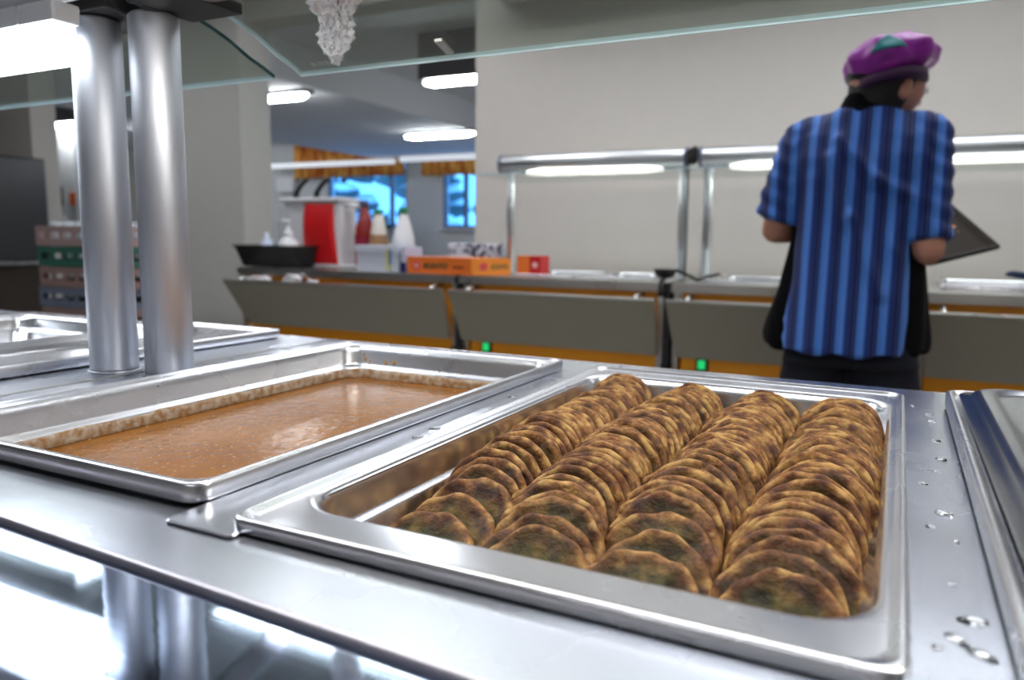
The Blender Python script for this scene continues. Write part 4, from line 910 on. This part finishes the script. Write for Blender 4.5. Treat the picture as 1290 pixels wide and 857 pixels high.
# glasses in the top crate
gm = simple('drinking glass', (.75, .8, .85), .08, noise_amt=.02, alpha=.45)
gi = 0; z0 = .4702+5*.104+.0085
g0 = None
for r_ in range(2):
    for c_ in range(6):
        x = -3.92+c_*.094; y = 2.52+r_*.2
        if g0 is None:
            bm = bmesh.new(); lathe(bm, [(.026, 0), (.028, .002), (.034, .115), (.032, .115), (.026, .006), (.004, .005)], (0, 0, 0), 20); fixn(bm); g0 = link('drinking_glass', bm, gm); o = g0
        else: o = g0.copy(); C.objects.link(o)
        o.location = (x, y, z0)
        tag(o, 'clear drinking glass in the topmost crate, %s from the left in its %s line' % (ordinal(c_+1), ('near', 'far')[r_]), 'glass', 'drinking glasses in the topmost crate')
# wall phone and notices beyond the left opening
wp = sbox('wall_inner', (-14.0, -8.95, 6.0, 6.15, 0, 2.72), M['dwall'])
ph_ = empty('wall_phone', 'black wall phone beyond the left opening', 'phone', (-9.27, 5.98, 1.5))
bm = bmesh.new(); box(bm, -9.35, -9.20, 5.95, 6.0, 1.40, 1.62, .01); link('phone_base', bm, M['black'], ph_)
bm = bmesh.new(); path(bm, [(-9.33, 5.94, 1.62), (-9.335, 5.92, 1.55), (-9.33, 5.94, 1.42)], [.03, .018, .03], 10); link('handset', bm, M['black'], ph_)
bm = bmesh.new(); box(bm, -9.06, -8.955, 5.985, 6.0, 1.40, 1.55, .002); tag(link('notice', bm, simple('orange notice', (.75, .14, .04), .6), smooth=False), 'small orange notice on the wall beside the black phone', 'notice')
bm = bmesh.new(); box(bm, -9.36, -9.16, 5.97, 6.0, 1.08, 1.26, .004); tag(link('paper_dispenser', bm, M['white'], smooth=False), 'white paper dispenser on the wall below the black phone', 'dispenser')
# tall black bin behind counter's left end
bn = empty('waste_bin', 'low black bin at the left end of the back counter', 'bin', (-3.02, 2.62, 0))
bm = bmesh.new(); loft(bm, [rrect(-3.13-w_, -2.99+w_, 2.56-w_, 2.70+w_, .02, z) for w_, z in ((0, .001), (.03, .55), (.04, .56), (.04, .575))]); fixn(bm); link('bin_body', bm, M['black'], bn)
bm = bmesh.new(); loft(bm, [rrect(-3.13-w_, -2.99+w_, 2.56-w_, 2.70+w_, .02, z) for w_, z in ((.044, .576), (.044, .585), (.02, .60), (-.02, .605))]); fixn(bm); link('bin_lid', bm, M['black'], bn)

# ------------------------------------------------------------------ person
def blob(bm, c, r, sub=3, s=(1, 1, 1), rot=None):
    q = bmesh.ops.create_icosphere(bm, subdivisions=sub, radius=r)
    for v in q['verts']:
        p = Vector((v.co.x*s[0], v.co.y*s[1], v.co.z*s[2]))
        if rot: p.rotate(rot)
        v.co = p+Vector(c)
def limb(bm, pts, n=16):
    for (p, r) in pts: blob(bm, p, r, 2)
    for (p, r), (q, r2) in zip(pts, pts[1:]):
        p, q = Vector(p), Vector(q); ax = q-p
        if ax.length < 1e-5: continue
        up = ax.orthogonal().normalized(); loft(bm, [ring(p, r, n, ax, up), ring(q, r2, n, ax, up)])
def ell(cx, cy, z, hx, hy, n=40, p=2.3, ph=0., zf=None):
    out = []
    for k in range(n):
        a = 2*PI*k/n+ph; c, s = math.cos(a), math.sin(a)
        x = hx*math.copysign(abs(c)**(2/p), c); y = hy*math.copysign(abs(s)**(2/p), s)
        out.append(Vector((cx+x, cy+y, z+(zf(a) if zf else 0))))
    return out
def remeshed(name, bm, voxel, smooth, mat, parent=None, fac=.5, deform=None):
    me = bpy.data.meshes.new('tmp'); fixn(bm); bm.to_mesh(me); bm.free()
    t = bpy.data.objects.new('tmp', me); C.objects.link(t)
    m1 = t.modifiers.new('r', 'REMESH'); m1.mode = 'VOXEL'; m1.voxel_size = voxel; m1.use_smooth_shade = True
    m2 = t.modifiers.new('s', 'SMOOTH'); m2.iterations = smooth; m2.factor = fac
    dg = bpy.context.evaluated_depsgraph_get(); dg.update()
    nm = bpy.data.meshes.new_from_object(t.evaluated_get(dg)); bpy.data.objects.remove(t); bpy.data.meshes.remove(me)
    nm.name = name
    if deform:
        cn = [(v.co.copy(), v.normal.copy()) for v in nm.vertices]
        for v, (c_, n_) in zip(nm.vertices, cn): v.co = deform(c_, n_)
        nm.update()
    nm.polygons.foreach_set('use_smooth', [True]*len(nm.polygons)); nm.materials.clear(); nm.materials.append(mat)
    o = bpy.data.objects.new(name, nm); C.objects.link(o)
    if parent is not None: o.parent = parent; o.matrix_parent_inverse = Matrix.Translation(parent.location).inverted()
    return o
skin = simple('skin', (.52, .24, .16), .5, noise_amt=.08, scale=40)
PXc, PYc = -.10, 2.15
# head in its own frame (face towards +y), then turned right and down
HR = Euler((math.radians(-14), math.radians(4), math.radians(-50))); HC = Vector((-.058, 2.165, 1.438))
def head_bm():
    bm = bmesh.new(); q = bmesh.ops.create_icosphere(bm, subdivisions=5, radius=1)
    g_ = lambda d, c, w_: math.exp(-((d-Vector(c).normalized()).length/w_)**2)
    for v in q['verts']:
        d = v.co.normalized(); x, y, z = d
        rx_, ry_, rz_ = .074, .093, .108
        p = Vector((x*rx_, y*ry_, z*rz_))
        if z < -.1: k = 1-.30*min(1, (-z-.1)/.9)**1.2; p.x *= k; p.y *= (k if y < 0 else 1-.12*(-z)); 
        if y < 0 and z < -.35: p.y *= .72
        f = Vector((0, 1, 0))
        p += f*(.022*g_(d, (0, 1, -.12), .13)+.012*g_(d, (0, 1, .05), .10))          # nose and bridge
        p += f*(-.008*(g_(d, (.36, 1, .12), .20)+g_(d, (-.36, 1, .12), .20)))           # eye sockets
        p += f*(.004*(g_(d, (.30, 1, .30), .18)+g_(d, (-.30, 1, .30), .18)))            # brow
        p += f*(.006*g_(d, (0, 1, -.42), .14)-.004*g_(d, (0, 1, -.40), .035)+.009*g_(d, (0, 1, -.78), .2))   # lips, chin
        p += Vector((.006*g_(d, (.75, .7, -.15), .3), 0, 0))-Vector((.006*g_(d, (-.75, .7, -.15), .3), 0, 0))
        v.co = p
    for s in (-1, 1):
        blob(bm, (s*.077, -.006, -.012), .030, 3, (.28, .62, 1.0), Euler((.15, 0, -s*.35)))
        blob(bm, (s*.074, .0, -.030), .014, 2, (.5, .8, .9))
    return bm
def hand(bm, w_, d, s, n, curl=.9, spread=.0, scale=1.):
    """w_ wrist, d towards the fingers, s towards the thumb side, n out of the palm"""
    d = Vector(d).normalized(); s = Vector(s); s = (s-d*s.dot(d)).normalized(); n = Vector(n); n = (n-d*n.dot(d)-s*n.dot(s)).normalized(); w_ = Vector(w_)
    L = lambda a, b_, c: w_+(d*a+s*b_+n*c)*scale
    for bb in (-.026, -.009, .009, .025):
        limb(bm, [(L(.0, bb*.65, 0), .0135*scale), (L(.045, bb*.95, 0), .0125*scale), (L(.082, bb, -.001), .0105*scale)], 12)
    for bb, ln in ((.027, .92), (.009, 1.0), (-.010, .94), (-.027, .76)):
        p = L(.084, bb, 0); a = .25; pts = [(p, .0096*scale)]
        for k, sg in enumerate((.040, .026, .020)):
            dd = d*math.cos(a)+n*math.sin(a); p = p+dd*sg*ln*scale; a += curl*(.9 if k == 0 else .7); pts.append((p, (.0088, .0080, .0070)[k]*scale))
        limb(bm, pts, 12)
    p0 = L(.022, .024, .004); p1 = p0+(d*.55+s*.65+n*.35).normalized()*.036*scale; p2 = p1+(d*.8+s*.15+n*.6).normalized()*.030*scale; p3 = p2+(d*.7-s*.1+n*.7).normalized()*.022*scale
    limb(bm, [(p0, .014*scale), (p1, .0115*scale), (p2, .010*scale), (p3, .0085*scale)], 12)
bm = bmesh.new()
# trunk
loft(bm, [ell(PXc, PYc+dy, z, hx, hy) for z, hx, hy, dy in ((.78, .135, .09, .01), (.86, .135, .09, .01), (.95, .125, .085, .01), (1.05, .112, .08, .005), (1.15, .12, .085, 0), (1.25, .14, .09, 0), (1.31, .125, .075, .0), (1.35, .10, .07, .0), (1.38, .058, .055, .005))])
limb(bm, [(Vector((-.095, 2.152, 1.34)), .060), (Vector((-.080, 2.158, 1.39)), .053), (Vector((-.066, 2.163, 1.42)), .050)])
hb = head_bm(); tmpm = bpy.data.meshes.new('h')
for v in hb.verts: p = v.co.copy(); p.rotate(HR); v.co = p+HC
hb.to_mesh(tmpm); hb.free(); bm.from_mesh(tmpm); bpy.data.meshes.remove(tmpm)
LS, LE, LW = Vector((-.238, 2.15, 1.305)), Vector((-.300, 2.155, 1.085)), Vector((-.205, 2.36, 1.10))
RS, RE, RW = Vector((.038, 2.15, 1.305)), Vector((.060, 2.10, 1.040)), Vector((.050, 2.295, 1.030))
limb(bm, [(LS, .046), (LS.lerp(LE, .5), .044), (LE, .037), (LE.lerp(LW, .35), .040), (LE.lerp(LW, .75), .030), (LW, .026)])
limb(bm, [(RS, .046), (RS.lerp(RE, .5), .044), (RE, .037), (RE.lerp(RW, .35), .040), (RE.lerp(RW, .75), .030), (RW, .026)])
hand(bm, LW, (.35, .9, .1), (.9, -.3, .2), (0, -.1, -1), 1.0, scale=.95)
hand(bm, RW, (.45, .9, .25), (-.9, .3, .3), (.25, -.2, 1), .55, scale=.95)
for s in (-1, 1):
    hx = PXc+s*.088
    limb(bm, [(Vector((PXc+s*.07, 2.16, .80)), .070), (Vector((hx+s*.002, 2.155, .66)), .072), (Vector((hx+s*.004, 2.16, .47)), .056), (Vector((hx+s*.004, 2.15, .36)), .055), (Vector((hx+s*.004, 2.14, .20)), .042), (Vector((hx+s*.004, 2.14, .085)), .036)], 20)
    limb(bm, [(Vector((hx+s*.004, 2.125, .05)), .038), (Vector((hx+s*.008, 2.20, .042)), .036), (Vector((hx+s*.014, 2.28, .034)), .030)])
per = remeshed('person', bm, .0052, 3, skin)
tag(per, 'person seen from behind in a blue striped shirt and purple cap, holding a dark tray', 'person')

# shirt
def ridge(x, z, x0, z0, x1, z1, w_):
    dx, dz = x1-x0, z1-z0; t = max(0, min(1, ((x-x0)*dx+(z-z0)*dz)/(dx*dx+dz*dz))); d = math.hypot(x-x0-dx*t, z-z0-dz*t); return math.exp(-(d/w_)**2)
ridges = [(-.165, 1.255, -.110, 1.11, .012, 1.5), (-.110, 1.11, -.035, .93, .012, 1.6), (-.15, 1.30, -.06, 1.20, .011, 1.3), (-.06, 1.20, .010, 1.165, .012, 1.3), (.01, 1.17, -.01, 1.04, .012, .8), (-.03, 1.08, .0, 1.0, .009, .6), (-.205, 1.20, -.21, 1.02, .014, .5), (-.20, .99, -.175, .80, .013, .4), (.0, 1.30, -.03, 1.23, .012, .5)]
def shirt_def(p, n):
    q = p.copy()
    if p.y < 2.14 and p.x < .03 and p.x > -.25:
        for (x0, z0, x1, z1, w_, a) in ridges: q += Vector((0, -.014, .002))*a*ridge(p.x, p.z, x0, z0, x1, z1, w_*1.35)
    f = noise.noise(Vector((p.x*9, p.y*9, p.z*5)))*.007+noise.noise(Vector((p.x*26+3, p.y*26, p.z*12)))*.0028
    if p.x < -.255 or p.x > .045: f += .0025*math.sin(p.z*130+p.x*60)
    # folds hanging down towards the hem
    f += .006*math.sin((p.x+.1)*62+1.2*noise.noise(p*4))*max(0, (1.05-p.z)/.3)
    return q+n*f
bm = bmesh.new()
loft(bm, [ell(cx_, PYc+dy, z, hx, hy, p=2.6) for z, cx_, hx, hy, dy in ((.775, -.118, .142, .122, -.028), (.86, -.116, .143, .122, -.024), (.97, -.112, .137, .116, -.016), (1.08, -.108, .133, .110, -.008), (1.18, -.103, .142, .112, -.003), (1.26, -.099, .168, .112, 0), (1.315, -.099, .165, .095, .0), (1.35, -.098, .120, .078, 0), (1.375, -.096, .080, .068, .002), (1.388, -.094, .066, .060, .004))])
limb(bm, [(Vector((-.15, 2.15, 1.315)), .066), (LS+Vector((.006, 0, .0)), .066), (LS.lerp(LE, .4), .062), (LS.lerp(LE, .72)+Vector((-.006, 0, 0)), .058)], 22)
limb(bm, [(Vector((-.05, 2.15, 1.315)), .066), (RS+Vector((-.006, 0, .0)), .066), (RS.lerp(RE, .45), .056), (RS.lerp(RE, .80), .049)], 22)
# square the cuffs: cut flat by extending with a short straight tube
for a, b_, t0, t1, r_ in ((LS, LE, .6, .88, .060), (RS, RE, .7, .93, .050)):
    p, q = a.lerp(b_, t0), a.lerp(b_, t1); ax = q-p; up = ax.orthogonal().normalized(); loft(bm, [ring(p, r_-.002, 26, ax, up), ring(q, r_+.002, 26, ax, up)])
ms, nt, b = newmat('blue striped cotton')
tc = nt.nodes.new('ShaderNodeTexCoord'); sx = nt.nodes.new('ShaderNodeSeparateXYZ'); nt.links.new(tc.outputs['Object'], sx.inputs[0])
ml = nt.nodes.new('ShaderNodeMath'); ml.operation = 'MULTIPLY'; ml.inputs[1].default_value = 21.5; nt.links.new(sx.outputs[0], ml.inputs[0])
fr_ = nt.nodes.new('ShaderNodeMath'); fr_.operation = 'FRACT'; nt.links.new(ml.outputs[0], fr_.inputs[0])
rp = nt.nodes.new('ShaderNodeValToRGB'); rp.color_ramp.interpolation = 'LINEAR'; e = rp.color_ramp.elements
navy, mid, sky, pale = (.003, .010, .08, 1), (.010, .09, .52, 1), (.03, .24, .95, 1), (.26, .55, 1.0, 1)
e[0].position = 0; e[0].color = navy; e[1].position = 1; e[1].color = navy
for p_, c_ in ((.10, navy), (.14, mid), (.19, navy), (.25, navy), (.28, mid), (.31, pale), (.34, mid), (.40, sky), (.45, sky), (.48, pale), (.51, mid), (.56, sky), (.60, pale), (.63, mid), (.72, mid), (.78, navy), (.84, navy), (.88, mid), (.92, navy)): q = e.new(p_); q.color = c_
nt.links.new(fr_.outputs[0], rp.inputs[0])
tw_ = nt.nodes.new('ShaderNodeTexNoise'); tw_.inputs['Scale'].default_value = 240; nt.links.new(tc.outputs['Object'], tw_.inputs['Vector'])
mx = nt.nodes.new('ShaderNodeMix'); mx.data_type = 'RGBA'; mx.blend_type = 'MULTIPLY'; mx.inputs[0].default_value = .35; nt.links.new(rp.outputs[0], mx.inputs[6]); nt.links.new(tw_.outputs['Fac'], mx.inputs[7]); nt.links.new(mx.outputs[2], b.inputs['Base Color']); b.inputs['Roughness'].default_value = .75; b.inputs['Sheen Weight'].default_value = .1
o = remeshed('shirt', bm, .006, 5, ms, per, deform=shirt_def); o['label'] = 'blue striped short sleeved shirt'
cloth_black = simple('black cloth', (.0025, .0025, .004), .9, scale=60); cloth_black.node_tree.nodes['Principled BSDF'].inputs['Specular IOR Level'].default_value = .15
# apron / black tunic front that shows at both sides
bm = bmesh.new()
def ap_ring(z, xl, xr, y0, y1): return ell((xl+xr)/2, (y0+y1)/2, z, (xr-xl)/2, (y1-y0)/2, p=2.5, n=60)
loft(bm, [ap_ring(*t) for t in ((.775, -.318, .080, 2.065, 2.36), (.80, -.324, .083, 2.065, 2.35), (.84, -.318, .080, 2.062, 2.33), (.93, -.290, .070, 2.06, 2.31), (1.05, -.262, .056, 2.06, 2.29), (1.15, -.250, .048, 2.06, 2.275), (1.23, -.238, .038, 2.07, 2.27), (1.30, -.19, .00, 2.10, 2.255))])
def apr_def(p, n): return p+n*(.008*math.sin(math.atan2(p.y-2.2, p.x+.12)*9)*max(0, min(1, (1.15-p.z)/.35)))
o = remeshed('apron', bm, .007, 3, cloth_black, per, deform=apr_def); o['label'] = 'black apron'
bm = bmesh.new(); loft(bm, [ell(cx_, cy_, z, hx, hy) for z, cx_, cy_, hx, hy in ((1.345, -.098, 2.152, .092, .076), (1.38, -.096, 2.154, .070, .064), (1.415, -.090, 2.150, .060, .060), (1.42, -.088, 2.150, .056, .056))]); o = remeshed('collar', bm, .005, 2, cloth_black, per)
# trousers
bm = bmesh.new()
loft(bm, [ell(PXc, 2.152, z, hx, hy) for z, hx, hy in ((.74, .165, .108), (.80, .152, .102), (.88, .138, .095), (.95, .125, .088))])
for s in (-1, 1):
    hx = PXc+s*.090
    limb(bm, [(Vector((PXc+s*.075, 2.160, .77)), .082), (Vector((hx+s*.004, 2.155, .62)), .086), (Vector((hx+s*.004, 2.16, .46)), .076), (Vector((hx+s*.004, 2.15, .28)), .070), (Vector((hx+s*.004, 2.145, .13)), .068)], 22)
o = remeshed('trousers', bm, .008, 3, simple('navy trousers', (.003, .004, .011), .9), per)
for s in (-1, 1):
    hx = PXc+s*.097; bm = bmesh.new()
    loft(bm, [[Vector((hx+s*yy*.03+w_*math.cos(2*PI*k/20), 2.19+l_*math.sin(2*PI*k/20)*1., z)) for k in range(20)] for z, w_, l_, yy in ((.001, .046, .128, 0), (.022, .050, .134, 0), (.040, .048, .128, 0), (.062, .044, .105, 0), (.088, .041, .075, 0))])
    for v in bm.verts:
        if v.co.z > .05: v.co.y -= (v.co.z-.05)*1.3
    fixn(bm); link('shoe', bm, M['black'], None).parent = per
# hair
bm = bmesh.new(); q = bmesh.ops.create_icosphere(bm, subdivisions=5, radius=1)
for v in q['verts']:
    d = v.co.normalized(); p = Vector((d.x*.081, d.y*.100-.004, d.z*.113))
    if d.z < -.1: p.x *= 1-.15*min(1, -d.z); p.y *= .86
    face = max(0, min(1, (d.y-.18)/.3))*max(0, min(1, (.62-d.z)/.25))
    p *= 1-.22*face
    if d.z < -.62: p.z = max(p.z, -.074)
    p += d*.002*noise.noise(Vector((d.x*40, d.y*40, d.z*6)))
    p.rotate(HR); v.co = p+HC+Vector((0, 0, .001))
o = link('hair', bm, simple('dark hair', (.012, .008, .007), .45, scale=200), None); o.parent = per
for s in (-1, 1):
    bm = bmesh.new(); c = Vector((s*.029, .083, .012)); c.rotate(HR); blob(bm, HC+c, .0115, 3); o = link('eye', bm, simple('eye white', (.75, .73, .70), .2), None); o.parent = per
    bm = bmesh.new(); c = Vector((s*.029, .0915, .010)); c.rotate(HR); blob(bm, HC+c, .0052, 2); o2 = link('iris', bm, simple('brown iris', (.05, .025, .012), .2), None); o2.parent = o
# cap
def cap_surf(d):
    """d unit vector in the cap's frame"""
    x, y, z = d; p = Vector((x*.101, y*.114, z*(.060 if z > 0 else .060)))
    if x > .1: p.x *= 1+.10*x*max(0, 1-abs(z)*1.4)
    pl = noise.noise(Vector((x*2.6, y*2.6, z*2.2+7)))
    p *= 1+.10*pl+.035*math.sin(math.atan2(y, x)*7+2*z)*(1-abs(z))
    if z < -.7: p.x *= .90; p.y *= .90
    return p
CR = Euler((math.radians(-4), math.radians(-10), 0)); CC = Vector((-.058, 2.155, 1.494))
bm = bmesh.new(); q = bmesh.ops.create_icosphere(bm, subdivisions=5, radius=1)
for v in q['verts']: p = cap_surf(v.co.normalized()); p.rotate(CR); v.co = p+CC
purple = simple('purple satin', (.33, .022, .36), .38, noise_amt=.2, scale=35)
o = link('cap', bm, purple, None); o.parent = per; o['label'] = 'puffy purple cap'
bm = bmesh.new(); loft(bm, [[Vector((math.cos(2*PI*k/40)*rx_, math.sin(2*PI*k/40)*ry_, z)) for k in range(40)] for rx_, ry_, z in ((.078, .094, -.066), (.082, .098, -.064), (.083, .099, -.044), (.080, .095, -.042))])
for v in bm.verts: v.co.rotate(CR); v.co += CC
fixn(bm); o2 = link('cap_band', bm, simple('dark purple band', (.045, .006, .05), .6), o)
o2.parent = o
# teal triangle on the back of the cap
bm = bmesh.new(); n_ = 14; tri = (Vector((-.36, -.90, .00)), Vector((.40, -.90, -.06)), Vector((.06, -.80, .58)))
lay = []
for off_ in (.0015, .0035):
    g2 = {}
    for i in range(n_+1):
        for j in range(n_+1-i):
            a, b2 = i/n_, j/n_; d = (tri[0]*(1-a-b2)+tri[1]*a+tri[2]*b2).normalized(); p = cap_surf(d)+d*off_; p.rotate(CR); g2[i, j] = bm.verts.new(p+CC)
    for i in range(n_):
        for j in range(n_-i):
            bm.faces.new((g2[i, j], g2[i+1, j], g2[i, j+1]))
            if i+j < n_-1: bm.faces.new((g2[i+1, j], g2[i+1, j+1], g2[i, j+1]))
    lay.append([g2[i, 0] for i in range(n_)]+[g2[n_-j, j] for j in range(n_)]+[g2[0, n_-j] for j in range(n_)])
for i in range(len(lay[0])):
    j = (i+1) % len(lay[0])
    bm.faces.new((lay[0][i], lay[0][j], lay[1][j], lay[1][i]))
fixn(bm); o3 = link('teal_patch', bm, simple('teal cloth', (.005, .20, .22), .6), o); o3.parent = o

# tray held in the right hand
tb = empty('baking_tray', 'dark steel tray tilted up in the right hand of the person', 'tray', (.10, 2.35, 1.1))
a_ = Vector((-.15, .15, .15)).normalized(); b__ = Vector((-.2, -.145, -.06)); b__ = (b__-a_*b__.dot(a_)).normalized(); n_v = a_.cross(b__).normalized()
if n_v.y > 0: n_v = -n_v       # towards the camera
B0 = Vector((.236, 2.345, 1.046)); La, Lb = .44, .215
P = lambda u_, v_, w_: B0+a_*u_+b__*v_+n_v*w_
def trr(ins, w_, r=.012): return [P(p.x, p.y, w_) for p in rrect(ins, La-ins, ins, Lb-ins, r, 0)]
bm = bmesh.new(); loft(bm, [trr(.0, -.004), trr(0, -.001), trr(.001, 0), trr(.010, 0), trr(.013, -.002), trr(.018, -.010), trr(.03, -.011)], c0=False, c1=True)
dkt = simple('dark scorched tray steel', (.040, .034, .028), .75, .0, scale=12, noise_amt=.25); dkt.node_tree.nodes['Principled BSDF'].inputs['Specular IOR Level'].default_value = .15
fixn(bm); o = link('tray_plate', bm, dkt, tb); so = o.modifiers.new('s', 'SOLIDIFY'); so.thickness = .0012
bm = bmesh.new(); path(bm, [P(.004, .02, .003), P(.004, Lb-.02, .003)], .0035, 8); link('rim_bar', bm, M['rubber'], tb)

# lettering becomes plain mesh
dg = bpy.context.evaluated_depsgraph_get()
for o in [o for o in bpy.data.objects if o.type == 'FONT']:
    me = bpy.data.meshes.new_from_object(o.evaluated_get(dg)); n = bpy.data.objects.new(o.name.split('.')[0], me); C.objects.link(n)
    n.parent = o.parent; n.matrix_parent_inverse = o.matrix_parent_inverse.copy(); n.location = o.location; n.rotation_euler = o.rotation_euler; n.scale = o.scale
    bpy.data.objects.remove(o)
